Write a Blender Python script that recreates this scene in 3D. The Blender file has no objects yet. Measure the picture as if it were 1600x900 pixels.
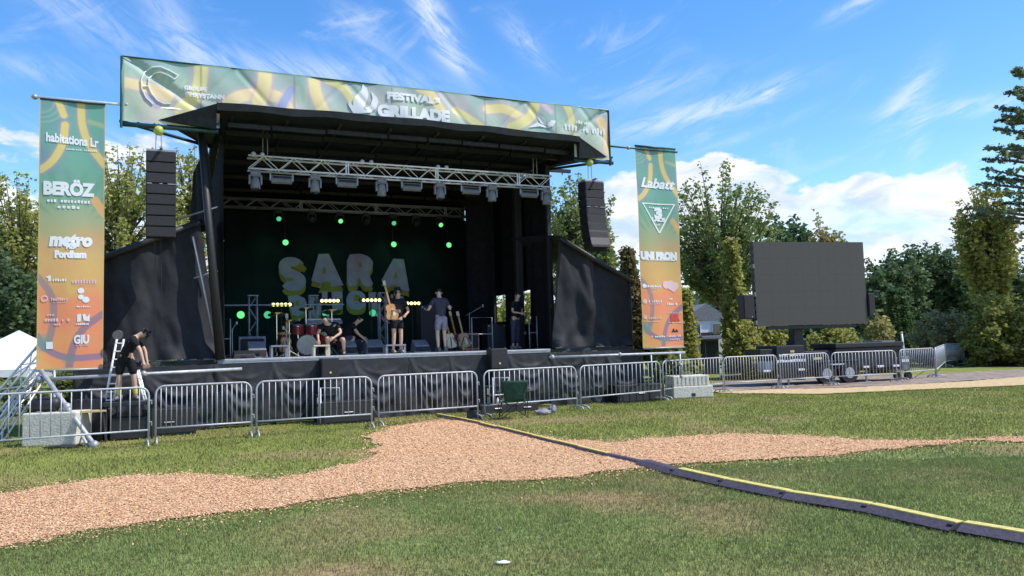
import bpy, bmesh, math, random
import numpy as np
from mathutils import Vector, Matrix
random.seed(7); RNG = np.random.default_rng(7)
R = math.radians
scene = bpy.context.scene
C = scene.collection

# ------------------------------------------------------------------ camera
EYE, FPX, PITCH, ROLL = 1.70, 1200.0, R(4.2), R(1.7)
cam_d = bpy.data.cameras.new('camera'); cam = bpy.data.objects.new('camera', cam_d); C.objects.link(cam)
cam_d.sensor_width = 36.0; cam_d.lens = 36.0 * FPX / 1600.0
cam_d.clip_start = 0.1; cam_d.clip_end = 3000
cam.matrix_world = Matrix.Translation((0, 0, EYE)) @ Matrix.Rotation(R(90) + PITCH, 4, 'X') @ Matrix.Rotation(-ROLL, 4, 'Z')
scene.camera = cam

# ------------------------------------------------------------------ exposure
scene.view_settings.view_transform = 'Standard'
scene.view_settings.look = 'None'
scene.view_settings.exposure = 0.45
scene.view_settings.gamma = 1.0

# ------------------------------------------------------------------ sun + sky with clouds
SUN_DIR = Vector((0.99, -0.16, 0)).normalized() * math.cos(R(54)) + Vector((0, 0, math.sin(R(54))))
sd = bpy.data.lights.new('sun', 'SUN'); sd.energy = 3.9; sd.angle = R(0.5); sd.color = (1.0, 0.95, 0.87)
so = bpy.data.objects.new('sun', sd); C.objects.link(so); so.location = (20, -20, 40)
so.rotation_euler = SUN_DIR.to_track_quat('Z', 'Y').to_euler()

world = bpy.data.worlds.new('World'); scene.world = world; world.use_nodes = True
wt = world.node_tree; wn = wt.nodes; wl = wt.links
for n in list(wn): wn.remove(n)
def WN(t, **k):
    n = wn.new(t)
    for a, b in k.items(): setattr(n, a, b)
    return n
def wset(sock, v):
    if isinstance(v, (int, float)): sock.default_value = v
    else: wl.new(v, sock)
def wm(op, a, b=None, c=None, clamp=False):
    n = WN('ShaderNodeMath', operation=op); n.use_clamp = clamp
    wset(n.inputs[0], a)
    if b is not None: wset(n.inputs[1], b)
    if c is not None: wset(n.inputs[2], c)
    return n.outputs[0]
def wsmooth(x, lo, hi):
    n = WN('ShaderNodeMapRange', interpolation_type='SMOOTHSTEP'); wset(n.inputs[0], x)
    wset(n.inputs[1], lo); wset(n.inputs[2], hi); n.inputs[3].default_value = 0; n.inputs[4].default_value = 1
    return n.outputs[0]
sky = WN('ShaderNodeTexSky', sky_type='NISHITA'); sky.sun_disc = False
sky.sun_elevation = R(54); sky.sun_rotation = math.atan2(SUN_DIR.x, SUN_DIR.y)
sky.air_density = 1.0; sky.dust_density = 0.3; sky.ozone_density = 2.2
hs = WN('ShaderNodeHueSaturation'); hs.inputs['Saturation'].default_value = 1.32; hs.inputs['Value'].default_value = 1.38
hs.inputs['Hue'].default_value = 0.505
wl.new(sky.outputs[0], hs.inputs['Color'])
tc = WN('ShaderNodeTexCoord'); sep = WN('ShaderNodeSeparateXYZ'); wl.new(tc.outputs['Generated'], sep.inputs[0])
# degrees of azimuth (0 = straight ahead) and elevation
az = wm('MULTIPLY', wm('ARCTAN2', sep.outputs[0], sep.outputs[1]), 57.2958)
el = wm('MULTIPLY', wm('ARCSINE', sep.outputs[2]), 57.2958)
def wnoise(sx, sy, scale, detail=6, rough=0.6, rot=0.0, dist=0.0, off=0.0):
    c, s = math.cos(R(rot)), math.sin(R(rot))
    a = wm('ADD', wm('MULTIPLY', az, c), wm('MULTIPLY', el, s))
    b = wm('SUBTRACT', wm('MULTIPLY', el, c), wm('MULTIPLY', az, s))
    cb = WN('ShaderNodeCombineXYZ'); wset(cb.inputs[0], wm('MULTIPLY', a, sx)); wset(cb.inputs[1], wm('MULTIPLY', b, sy)); cb.inputs[2].default_value = off
    n = WN('ShaderNodeTexNoise'); wl.new(cb.outputs[0], n.inputs['Vector'])
    n.inputs['Scale'].default_value = scale; n.inputs['Detail'].default_value = detail
    n.inputs['Roughness'].default_value = rough; n.inputs['Distortion'].default_value = dist
    return n.outputs[0]
# cumulus bank low over the trees: rounded tops from noise, soft wispy base
billow = wnoise(0.13, 0.24, 1.0, 8, 0.55, 0, 0.3, 3.3)
fine = wnoise(0.5, 0.9, 1.0, 6, 0.6, 0, 0.2, 8.1)
top = wm('ADD', wm('ADD', 8.2, wm('MULTIPLY', wm('SUBTRACT', billow, 0.5), 17.0)), wm('MULTIPLY', wm('SUBTRACT', fine, 0.5), 2.8))
bump_az = wm('POWER', 2.71828, wm('MULTIPLY', -1.0, wm('POWER', wm('DIVIDE', wm('SUBTRACT', az, 14.0), 7.0), 2.0)))
top = wm('ADD', top, wm('MULTIPLY', bump_az, 3.2)); right = wsmooth(az, 2.0, 12.0); top = wm('ADD', top, wm('MULTIPLY', right, 1.8)); left = wsmooth(wm('MULTIPLY', az, -1.0), 8.0, 20.0); top = wm('ADD', top, wm('MULTIPLY', left, 4.5))
cum = wsmooth(wm('SUBTRACT', top, el), -0.25, 1.0)
base_holes = wsmooth(wnoise(0.10, 0.42, 1.0, 7, 0.62, 0, 0.6, 15.0), 0.36, 0.56)
low = wsmooth(el, 2.0, 10.0)
cum = wm('MULTIPLY', cum, wm('ADD', wm('MULTIPLY', base_holes, wm('SUBTRACT', 1.0, wm('MULTIPLY', low, 0.75))), wm('MULTIPLY', low, 0.75)), clamp=True)
# thin high cirrus
wisp = wnoise(0.10, 0.28, 1.0, 8, 0.66, 24, 1.4, 21.0)
wisp2 = wnoise(0.05, 0.11, 1.0, 4, 0.5, 0, 0.4, 31.0)
cir = wm('MULTIPLY', wsmooth(wisp, 0.50, 0.86), wsmooth(wisp2, 0.44, 0.62))
cir = wm('MULTIPLY', cir, 0.55)
strand = wnoise(0.22, 0.9, 1.0, 7, 0.7, -35, 1.0, 41.0)
strand_up = wnoise(0.22, 0.9, 1.0, 7, 0.7, 20, 1.0, 47.0)
def streak(a0, e0, rot, la, lb, amp, tex):
    c, s = math.cos(R(rot)), math.sin(R(rot))
    da = wm('SUBTRACT', az, a0); de = wm('SUBTRACT', el, e0)
    p = wm('DIVIDE', wm('ADD', wm('MULTIPLY', da, c), wm('MULTIPLY', de, s)), la)
    q = wm('DIVIDE', wm('SUBTRACT', wm('MULTIPLY', de, c), wm('MULTIPLY', da, s)), lb)
    g = wm('POWER', 2.71828, wm('MULTIPLY', -1.0, wm('ADD', wm('MULTIPLY', p, p), wm('MULTIPLY', q, q))))
    return wm('MULTIPLY', wm('MULTIPLY', g, amp), wsmooth(tex, 0.30, 0.66))
STREAKS = [(-5.6, 23.8, -56, 3.6, 1.0, 1.15, strand), (-3.6, 20.6, -25, 1.8, .6, .6, strand), (-23.5, 21.5, -52, 4.5, 1.3, .5, strand), (-31, 22.8, -30, 5, 1.5, .45, strand),
    (-14.5, 19.6, -4, 9.0, 1.2, .6, strand), (-10.5, 22.5, -40, 3.0, 1.2, .35, strand), (1.5, 22.0, -45, 2.4, .8, .5, strand),
    (14, 16.2, 10, 6.0, .75, .95, strand_up), (19.3, 16.9, 38, 1.4, .4, .6, strand_up), (11, 18.0, 9, 6.0, .8, .35, strand_up), (28.0, 15.5, 48, 2.4, .75, .8, strand_up),
    (28.6, 13.2, 75, 1.8, .6, .6, strand_up), (25.5, 21.8, 18, 2.0, .5, .8, strand_up), (31.5, 14.2, -3, 4.5, .6, .6, strand_up), (27, 24.8, 30, 1.5, .5, .3, strand_up), (6.5, 11.4, 14, 5.0, .45, .3, strand_up),
    (-28, 13.5, -5, 8.0, 1.2, .5, strand), (-33, 18, 0, 4.0, .8, .35, strand), (16, 13.8, 16, 6, .4, .25, strand_up)]
for s_ in STREAKS: cir = wm('ADD', cir, streak(*s_), clamp=True)
cir = wm('MULTIPLY', cir, wsmooth(el, 1.0, 6.0))
# lit tops, grey-blue undersides of the bank (the cloud's own shading)
shade = wsmooth(wnoise(0.22, 0.55, 1.0, 8, 0.6, 0, 0.6, 3.9), 0.32, 0.60)
ccol = WN('ShaderNodeMix', data_type='RGBA'); wl.new(shade, ccol.inputs[0])
ccol.inputs[6].default_value = (3.7, 4.4, 5.5, 1); ccol.inputs[7].default_value = (6.0, 6.05, 6.2, 1)
m1 = WN('ShaderNodeMix', data_type='RGBA'); wl.new(wm('MULTIPLY', cir, 0.80), m1.inputs[0]); wl.new(hs.outputs[0], m1.inputs[6]); m1.inputs[7].default_value = (5.2, 5.7, 6.4, 1)
m2 = WN('ShaderNodeMix', data_type='RGBA'); wl.new(wm('MULTIPLY', cum, 0.96), m2.inputs[0]); wl.new(m1.outputs[2], m2.inputs[6]); wl.new(ccol.outputs[2], m2.inputs[7])
bg = WN('ShaderNodeBackground'); bg.inputs['Strength'].default_value = 0.13; wl.new(m2.outputs[2], bg.inputs['Color'])
wo = WN('ShaderNodeOutputWorld'); wl.new(bg.outputs[0], wo.inputs['Surface'])

# ------------------------------------------------------------------ survey helpers: a bearing in the view, met with the ground or a plane
cr, sr, cp, sp = math.cos(ROLL), math.sin(ROLL), math.cos(PITCH), math.sin(PITCH)
def ray(px, py):
    a = (px - 800) / FPX; b = (450 - py) / FPX
    a2 = a * cr + b * sr; b2 = -a * sr + b * cr
    return Vector((a2, cp - b2 * sp, sp + b2 * cp))
def G(px, py, h=0.0):
    d = ray(px, py); t = (h - EYE) / d.z
    return Vector((d.x * t, d.y * t, h))
def D(px, py, Y):
    d = ray(px, py); t = Y / d.y
    return Vector((d.x * t, Y, EYE + d.z * t))
TH = R(24.0); SO = Vector((-6.70, 17.7, 0)); UX = Vector((math.cos(TH), math.sin(TH), 0)); VX = Vector((-math.sin(TH), math.cos(TH), 0))
def W(u, v, h=0.0): return SO + UX * u + VX * v + Vector((0, 0, h))
def S(px, py, v):
    d = ray(px, py); o = Vector((0, 0, EYE)) - SO
    t = (v - o.dot(VX)) / d.dot(VX); p = o + d * t
    return p.dot(UX), p.z
DECK = 1.55

# ------------------------------------------------------------------ materials
MATS = {}
def mat(name, col, rough=0.7, metal=0.0, vary=0.0, vscale=4.0, bump=0.0, bscale=40.0, emit=None, estr=0.0, spec=0.5, sheen=0.0, coat=0.0, attr=None, trans=0.0, col2=None, wave=None, stretch=None):
    if name in MATS: return MATS[name]
    m = bpy.data.materials.new(name); m.use_nodes = True; t = m.node_tree; N = t.nodes; L = t.links
    b = N['Principled BSDF']; b.inputs['Base Color'].default_value = (*col, 1); b.inputs['Roughness'].default_value = rough
    b.inputs['Metallic'].default_value = metal; b.inputs['Specular IOR Level'].default_value = spec
    if coat: b.inputs['Coat Weight'].default_value = coat
    tcn = N.new('ShaderNodeTexCoord'); vec = tcn.outputs['Object']
    if stretch:
        mp = N.new('ShaderNodeMapping'); mp.inputs['Scale'].default_value = stretch; L.new(vec, mp.inputs[0]); vec = mp.outputs[0]
    src = None
    if attr:
        a = N.new('ShaderNodeAttribute'); a.attribute_name = attr; src = a.outputs['Color']
    if vary or col2:
        n = N.new('ShaderNodeTexNoise'); n.inputs['Scale'].default_value = vscale; n.inputs['Detail'].default_value = 6; n.inputs['Roughness'].default_value = .62; L.new(vec, n.inputs['Vector'])
        if col2:
            r = N.new('ShaderNodeValToRGB'); r.color_ramp.elements[0].position = .38; r.color_ramp.elements[1].position = .64
            r.color_ramp.elements[0].color = (*col, 1); r.color_ramp.elements[1].color = (*col2, 1); L.new(n.outputs[0], r.inputs[0]); src2 = r.outputs[0]
            if src is None: src = src2
        if vary:
            mr = N.new('ShaderNodeMapRange'); mr.inputs[1].default_value = .3; mr.inputs[2].default_value = .7; mr.inputs[3].default_value = 1 - vary; mr.inputs[4].default_value = 1 + vary
            n2 = N.new('ShaderNodeTexNoise'); n2.inputs['Scale'].default_value = vscale * 3.1; n2.inputs['Detail'].default_value = 5; L.new(vec, n2.inputs['Vector'])
            L.new(n2.outputs[0], mr.inputs[0])
            mx = N.new('ShaderNodeMix'); mx.data_type = 'RGBA'; mx.blend_type = 'MULTIPLY'; mx.inputs[0].default_value = 1
            if src is None: mx.inputs[6].default_value = (*col, 1)
            else: L.new(src, mx.inputs[6])
            L.new(mr.outputs[0], mx.inputs[7]); src = mx.outputs[2]
            rr = N.new('ShaderNodeMapRange'); rr.inputs[3].default_value = max(.05, rough - .12); rr.inputs[4].default_value = min(1, rough + .12); L.new(n.outputs[0], rr.inputs[0]); L.new(rr.outputs[0], b.inputs['Roughness'])
    if src is not None: L.new(src, b.inputs['Base Color'])
    if bump:
        n3 = N.new('ShaderNodeTexNoise'); n3.inputs['Scale'].default_value = bscale; n3.inputs['Detail'].default_value = 6; L.new(vec, n3.inputs['Vector'])
        bp = N.new('ShaderNodeBump'); bp.inputs['Strength'].default_value = bump; bp.inputs['Distance'].default_value = .03; L.new(n3.outputs[0], bp.inputs['Height']); L.new(bp.outputs[0], b.inputs['Normal'])
    if emit: b.inputs['Emission Color'].default_value = (*emit, 1); b.inputs['Emission Strength'].default_value = estr
    if trans:
        tr = N.new('ShaderNodeBsdfTranslucent'); ms = N.new('ShaderNodeMixShader'); ms.inputs[0].default_value = trans
        if src is not None: L.new(src, tr.inputs[0])
        else: tr.inputs[0].default_value = (*col, 1)
        L.new(b.outputs[0], ms.inputs[1]); L.new(tr.outputs[0], ms.inputs[2]); L.new(ms.outputs[0], N['Material Output'].inputs['Surface'])
    MATS[name] = m; return m
M = dict(
    galv=mat('galvanised_steel', (.44, .455, .48), .55, .35, vary=.18, vscale=3, bump=.05),
    alu=mat('truss_aluminium', (.78, .79, .82), .4, .25, vary=.1, vscale=3),
    dalu=mat('dull_aluminium', (.34, .35, .37), .5, .35, vary=.15),
    black=mat('black_paint', (.018, .018, .020), .55, vary=.3, vscale=5, bump=.05),
    rubber=mat('black_rubber', (.02, .02, .02), .8, vary=.2),
    vinyl=mat('black_vinyl', (.022, .0235, .027), .62, vary=.22, vscale=2.2, bump=.2, bscale=9, spec=.45),
    wingv=mat('wing_vinyl', (.020, .0215, .026), .75, vary=.18, vscale=1.6, bump=.25, bscale=9, spec=.3),
    drape=mat('black_drape', (.010, .011, .013), .95, vary=.4, vscale=2, bump=.4, bscale=10, spec=.15),
    roof=mat('roof_membrane', (.014, .019, .021), .8, vary=.4, vscale=1.5, bump=.2, bscale=6, spec=.2),
    beam=mat('teal_beam', (.02, .07, .075), .45, .3, vary=.3),
    beamg=mat('roof_rib_metal', (.045, .05, .055), .5, .7, vary=.3),
    deck=mat('deck_plywood', (.34, .35, .37), .75, vary=.2, vscale=2, bump=.1),
    deckd=mat('deck_dark', (.05, .05, .055), .6, vary=.3, vscale=3, bump=.1),
    conc=mat('pale_concrete', (.60, .57, .49), .9, vary=.16, vscale=5, bump=.4, bscale=30, spec=.2),
    conc2=mat('grey_concrete', (.40, .39, .37), .9, vary=.16, vscale=5, bump=.4, bscale=30, spec=.2),
    wood=mat('bare_wood', (.50, .36, .15), .7, vary=.25, vscale=8, bump=.1),
    skin=mat('skin', (.55, .34, .24), .55, vary=.08), skinp=mat('pale_skin', (.66, .45, .34), .55, vary=.08),
    hair=mat('dark_hair', (.03, .02, .014), .7, vary=.3, vscale=20, bump=.4), hairb=mat('sandy_hair', (.35, .24, .10), .7, vary=.3, vscale=20, bump=.4),
    tee=mat('black_tee', (.014, .015, .018), .85, vary=.3, vscale=6, bump=.3, bscale=14, spec=.2), navy=mat('navy_tee', (.05, .045, .075), .85, vary=.3, vscale=6, bump=.3, bscale=14),
    grey=mat('grey_cloth', (.26, .25, .30), .85, vary=.3, vscale=6, bump=.3, bscale=14), sock=mat('yellow_sock', (.62, .52, .10), .85, vary=.2),
    shoe=mat('shoe_grey', (.16, .15, .16), .6, vary=.2), red=mat('lacquer_red', (.28, .03, .035), .25, coat=.6, vary=.25), cream=mat('cream_paint', (.55, .50, .36), .45, vary=.1),
    orange=mat('orange_wood', (.42, .20, .04), .3, coat=.5, vary=.3), chrome=mat('chrome', (.75, .75, .78), .15, 1.0), brass=mat('cymbal_brass', (.50, .40, .15), .3, .9, vary=.2),
    yellow=mat('yellow_plastic', (.66, .54, .15), .5, vary=.2, vscale=6, bump=.1), purple=mat('dark_ramp_rubber', (.060, .048, .068), .7, vary=.35, vscale=5, bump=.3),
    hoist=mat('hoist_orange', (.80, .36, .03), .4, vary=.15), hoisty=mat('hoist_lime', (.42, .46, .08), .4, vary=.15),
    white=mat('white_paint', (.80, .80, .80), .5, vary=.05), tent=mat('white_tent_vinyl', (.82, .83, .86), .6, vary=.05, vscale=1, bump=.2, bscale=4, trans=.15),
    grille=mat('speaker_grille', (.022, .021, .025), .75, vary=.25, vscale=12, bump=.3, bscale=90),
    case=mat('black_case', (.016, .017, .020), .5, vary=.3), greyp=mat('grey_plastic', (.20, .21, .235), .6, vary=.2),
    greenc=mat('green_canvas', (.010, .055, .034), .8, vary=.3, vscale=5, bump=.4, bscale=12), blue=mat('blue_tarp', (.03, .05, .45), .6, vary=.2),
    screen=mat('led_screen', (.078, .077, .070), .75, vary=.05, vscale=1.2, bump=.1, bscale=180, spec=.3),
    glow=mat('lamp_green', (.1, .5, .2), .4, emit=(.14, .75, .22), estr=.95), glowd=mat('lamp_green_dim', (.05, .35, .2), .4, emit=(.08, .55, .25), estr=.7),
    amber=mat('lamp_amber', (.8, .8, .3), .4, emit=(1.0, .92, .32), estr=1.8), lens=mat('dark_lens', (.03, .035, .04), .1, coat=1.0),
    bark=mat('bark', (.11, .085, .06), .9, vary=.3, vscale=4, bump=.6, bscale=15), print_w=mat('print_white', (.82, .84, .86), .6, trans=.1), print_p=mat('print_pink', (.80, .55, .55), .6, trans=.1),
    lilac=mat('letter_lilac', (.33, .28, .40), .9, vary=.12, vscale=1.2), olive=mat('letter_olive', (.26, .22, .03), .9, vary=.2, vscale=1.2),
    siding=mat('white_siding', (.7, .71, .73), .6, vary=.05), glass=mat('dark_glass', (.03, .035, .04), .1, coat=.5), asph=mat('grey_roofing', (.2, .2, .21), .8, vary=.2))

# ------------------------------------------------------------------ mesh helpers
class MB:
    def __init__(s): s.v = []; s.f = []
    def add(s, vs, fs):
        o = len(s.v); s.v += [tuple(v) for v in vs]; s.f += [tuple(i + o for i in f) for f in fs]; return s
    def box(s, c, d, rz=0.0, rx=0.0, ry=0.0, top=None):
        x, y, z = d[0] / 2, d[1] / 2, d[2] / 2; k = top or (1, 1)
        vs = [Vector(p) for p in ((-x, -y, -z), (x, -y, -z), (x, y, -z), (-x, y, -z), (-x * k[0], -y * k[1], z), (x * k[0], -y * k[1], z), (x * k[0], y * k[1], z), (-x * k[0], y * k[1], z))]
        m = Matrix.Rotation(rz, 3, 'Z') @ Matrix.Rotation(ry, 3, 'Y') @ Matrix.Rotation(rx, 3, 'X')
        return s.add([m @ v + Vector(c) for v in vs], [(0, 3, 2, 1), (4, 5, 6, 7), (0, 1, 5, 4), (1, 2, 6, 5), (2, 3, 7, 6), (3, 0, 4, 7)])
    def tube(s, pts, r, n=8, close=True):
        pts = [Vector(p) for p in pts]; rr = r if isinstance(r, (list, tuple)) else [r] * len(pts)
        vs = []; up = None
        for i, p in enumerate(pts):
            d = (pts[min(i + 1, len(pts) - 1)] - pts[max(i - 1, 0)]).normalized()
            if up is None: up = Vector((0, 0, 1)) if abs(d.z) < .9 else Vector((1, 0, 0))
            a = d.cross(up).normalized(); b = a.cross(d).normalized(); up = b
            for k in range(n):
                t = 2 * math.pi * k / n; vs.append(p + a * math.cos(t) * rr[i] + b * math.sin(t) * rr[i])
        fs = [(i * n + k, i * n + (k + 1) % n, (i + 1) * n + (k + 1) % n, (i + 1) * n + k) for i in range(len(pts) - 1) for k in range(n)]
        if close: fs += [tuple(range(n - 1, -1, -1)), tuple((len(pts) - 1) * n + k for k in range(n))]
        return s.add(vs, fs)
    def lathe(s, prof, c=(0, 0, 0), n=16, axis='Z', m=None):
        vs = []; fs = []
        for r, z in prof:
            for k in range(n):
                t = 2 * math.pi * k / n; p = Vector((r * math.cos(t), r * math.sin(t), z))
                if axis == 'Y': p = Vector((p.x, p.z, -p.y))
                if axis == 'X': p = Vector((p.z, p.x, p.y))
                if m: p = m @ p
                vs.append(p + Vector(c))
        fs = [(i * n + k, i * n + (k + 1) % n, (i + 1) * n + (k + 1) % n, (i + 1) * n + k) for i in range(len(prof) - 1) for k in range(n)]
        fs += [tuple(range(n - 1, -1, -1)), tuple((len(prof) - 1) * n + k for k in range(n))]
        return s.add(vs, fs)
    def ball(s, c, r, n=10, sc=(1, 1, 1)):
        prof = [(max(.001, math.sin(math.pi * i / 8)) , -math.cos(math.pi * i / 8)) for i in range(9)]
        vs = []
        for a, z in prof:
            for k in range(n):
                t = 2 * math.pi * k / n; vs.append(Vector((a * math.cos(t) * r * sc[0], a * math.sin(t) * r * sc[1], z * r * sc[2])) + Vector(c))
        fs = [(i * n + k, i * n + (k + 1) % n, (i + 1) * n + (k + 1) % n, (i + 1) * n + k) for i in range(8) for k in range(n)]
        return s.add(vs, fs)
    def prism(s, poly, y0, y1):        # polygon in local x,z, thickness along y
        n = len(poly); vs = [(p[0], y0, p[1]) for p in poly] + [(p[0], y1, p[1]) for p in poly]
        fs = [tuple(range(n)), tuple(range(2 * n - 1, n - 1, -1))] + [(i, i + n, (i + 1) % n + n, (i + 1) % n) for i in range(n)]
        return s.add(vs, fs)
    def grid(s, nu, nv, fn, thick=None):
        o = len(s.v)
        for j in range(nv + 1):
            for i in range(nu + 1): s.v.append(tuple(fn(i / nu, j / nv)))
        s.f += [(o + j * (nu + 1) + i, o + j * (nu + 1) + i + 1, o + (j + 1) * (nu + 1) + i + 1, o + (j + 1) * (nu + 1) + i) for j in range(nv) for i in range(nu)]
        return s
    def build(s, name, m, parent=None, smooth=False, bev=0.0, solid=0.0, loc=None, rz=0.0):
        me = bpy.data.meshes.new(name); me.from_pydata(s.v, [], s.f)
        if m: me.materials.append(m)
        if smooth: me.polygons.foreach_set('use_smooth', [True] * len(me.polygons))
        me.update()
        o = bpy.data.objects.new(name, me); C.objects.link(o); o.parent = parent
        if loc is not None: o.location = loc
        if rz: o.rotation_euler[2] = rz
        if bev:
            b = o.modifiers.new('bevel', 'BEVEL'); b.width = bev; b.segments = 2; b.limit_method = 'ANGLE'
        if solid:
            b = o.modifiers.new('solid', 'SOLIDIFY'); b.thickness = solid
        return o
def place(o, name, m, parent, loc=None, rz=0):      # another object on the same mesh
    c = bpy.data.objects.new(name, o.data); C.objects.link(c); c.parent = parent
    if loc is not None: c.location = loc
    c.rotation_euler[2] = rz; return c
def tag(o, label=None, cat=None, group=None, kind=None):
    if label: o['label'] = label
    if cat: o['category'] = cat
    if group: o['group'] = group
    if kind: o['kind'] = kind
    return o
def thing(name, label, cat, loc=(0, 0, 0), rz=0.0, group=None):
    o = bpy.data.objects.new(name, None); C.objects.link(o); o.location = loc; o.rotation_euler = (0, 0, rz)
    o.empty_display_size = .2
    return tag(o, label, cat, group)
KIDS = {}
def dup(root, loc, rz, label, scale=None):
    r = root.copy(); C.objects.link(r); r.location = loc; r.rotation_euler = (0, 0, rz); r['label'] = label
    if scale: r.scale = scale
    for ch in list(root.children):
        c = ch.copy(); C.objects.link(c); c.parent = r
        for g in list(ch.children):
            d = g.copy(); C.objects.link(d); d.parent = c
    return r
def npmesh(name, verts, faces, mats, col=None, smooth=False):
    me = bpy.data.meshes.new(name); n = len(verts); k = faces.shape[1]; f = len(faces)
    me.vertices.add(n); me.vertices.foreach_set('co', np.ascontiguousarray(verts, dtype=np.float32).ravel())
    me.loops.add(f * k); me.loops.foreach_set('vertex_index', np.ascontiguousarray(faces, dtype=np.int32).ravel())
    me.polygons.add(f); me.polygons.foreach_set('loop_start', np.arange(0, f * k, k, dtype=np.int32))
    if smooth: me.polygons.foreach_set('use_smooth', np.ones(f, dtype=bool))
    me.update(calc_edges=True)
    if col is not None:
        a = me.color_attributes.new('Col', 'FLOAT_COLOR', 'POINT'); a.data.foreach_set('color', np.ascontiguousarray(np.c_[col, np.ones(n)], dtype=np.float32).ravel())
    me.materials.append(mats); return me
def refine(me, mx):     # short edges, so print follows the cloth
    bm = bmesh.new(); bm.from_mesh(me); bmesh.ops.triangulate(bm, faces=bm.faces)
    for _ in range(4):
        lg = [e for e in bm.edges if e.calc_length() > mx]
        if not lg: break
        bmesh.ops.subdivide_edges(bm, edges=lg, cuts=1); bmesh.ops.triangulate(bm, faces=[f_ for f_ in bm.faces if len(f_.verts) > 3])
    bm.to_mesh(me); bm.free()
def text(body, size, m, parent, x, z, y=-.012, width=None, bold=0.0, align='CENTER', name='lettering', shear=0.0, fn=None, extrude=.0, slope=0.0):
    cu = bpy.data.curves.new('t', 'FONT'); cu.body = body; cu.size = size; cu.align_x = align; cu.align_y = 'CENTER'; cu.offset = bold; cu.shear = shear; cu.extrude = extrude; cu.resolution_u = 3
    o = bpy.data.objects.new('t', cu); C.objects.link(o); bpy.context.view_layer.update()
    me = bpy.data.meshes.new_from_object(o.evaluated_get(bpy.context.evaluated_depsgraph_get())); bpy.data.objects.remove(o)
    if fn: refine(me, .07)
    xs = [v.co.x for v in me.vertices] or [0]; w = max(xs) - min(xs); k = (width / w) if width else 1.0; cx = (max(xs) + min(xs)) / 2
    for v in me.vertices:
        px = (v.co.x - cx) * k + x; pz = v.co.y + z + (px - x) * slope; py = y - v.co.z
        if fn: py += fn(px, pz)
        v.co = (px, py, pz)
    me.materials.clear(); me.materials.append(m); me.name = name
    o = bpy.data.objects.new(name, me); C.objects.link(o); o.parent = parent; return o
def smudge_line(m, parent, x, z, w, h, n, y=-.010, fn=None, name='lettering'):   # a line of print too small to read
    b = MB(); r = random.Random(int(x * 971 + z * 7919)); cx = x - w / 2; st = w / n
    for i in range(n):
        if r.random() < .1: continue
        hh = h * r.uniform(.6, 1); ww = st * r.uniform(.45, .8); px = cx + st * (i + .5); dy = y + (fn(px, z) if fn else 0)
        b.box((px, dy, z - (h - hh) / 2), (ww, .001, hh))
        if r.random() < .5: b.box((px + ww * .3, dy - .0012, z), (ww * .9, .001, h * .25))
    return b.build(name, m, parent)
def vnoise(x, y, s, seed=0):      # smooth value noise on numpy arrays
    seed = int(seed)
    x = np.asarray(x, float) * s; y = np.asarray(y, float) * s; xi = np.floor(x).astype(int); yi = np.floor(y).astype(int); fx = x - xi; fy = y - yi
    fx = fx * fx * (3 - 2 * fx); fy = fy * fy * (3 - 2 * fy)
    def h(a, b):
        n = (a * 374761393 + b * 668265263 + seed * 974711) & 0x7fffffff; n = ((n ^ (n >> 13)) * 1274126177) & 0x7fffffff
        return ((n ^ (n >> 16)) & 0xffff) / 65535.0
    return (h(xi, yi) * (1 - fx) + h(xi + 1, yi) * fx) * (1 - fy) + (h(xi, yi + 1) * (1 - fx) + h(xi + 1, yi + 1) * fx) * fy
def fbm(x, y, s, o=4, seed=0):
    a = 0; w = 0
    for k in range(o): a = a + vnoise(x, y, s * 2 ** k, seed + k) * .55 ** k; w += .55 ** k
    return a / w

# ================================================================== GROUND
def poly_px(pts): return np.array([[G(x, y).x, G(x, y).y] for x, y in pts])
def inside(px, py, poly):
    r = np.zeros(px.shape, bool); n = len(poly); j = n - 1
    for i in range(n):
        xi, yi = poly[i]; xj, yj = poly[j]
        c = ((yi > py) != (yj > py)) & (px < (xj - xi) * (py - yi) / (yj - yi + 1e-12) + xi); r ^= c; j = i
    return r
def dist_edge(px, py, poly):
    d = np.full(px.shape, 1e9); n = len(poly)
    for i in range(n):
        a = poly[i]; b = poly[(i + 1) % n]; ab = b - a; L2 = (ab ** 2).sum() + 1e-12
        t = np.clip(((px - a[0]) * ab[0] + (py - a[1]) * ab[1]) / L2, 0, 1)
        d = np.minimum(d, np.hypot(px - a[0] - t * ab[0], py - a[1] - t * ab[1]))
    return d
PATH = poly_px([(-260, 815), (0, 775), (60, 765), (130, 753), (200, 744), (300, 740), (360, 747), (430, 748), (500, 738), (560, 724), (583, 712), (588, 697), (577, 682), (606, 667), (690, 655), (740, 660), (800, 675), (870, 688),
    (950, 692), (1050, 682), (1150, 678), (1250, 680), (1340, 688), (1450, 688.5), (1560, 683), (1900, 672), (1900, 678), (1600, 688), (1500, 692), (1400, 701), (1250, 714), (1100, 725), (1000, 733), (900, 743), (800, 750), (700, 757), (600, 768), (480, 785), (350, 802), (220, 820), (100, 837), (0, 855), (-300, 915)])
FARP = poly_px([(1105, 611), (1250, 608), (1400, 603), (1600, 590), (1900, 572), (1900, 586), (1600, 602), (1400, 611), (1280, 617), (1140, 615)])
ROAD = poly_px([(1020, 604), (1130, 596), (1300, 591), (1460, 585), (1600, 577), (1900, 560), (1900, 571), (1600, 589), (1400, 602.5), (1250, 607.5), (1100, 610.5), (1030, 612)])
def sdist(x, y, poly, wob=.25, s=.9):
    d = dist_edge(x, y, poly); d = np.where(inside(x, y, poly), d, -d)
    return d + (fbm(x, y, s, 4, 5) - .5) * wob * 2
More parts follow.
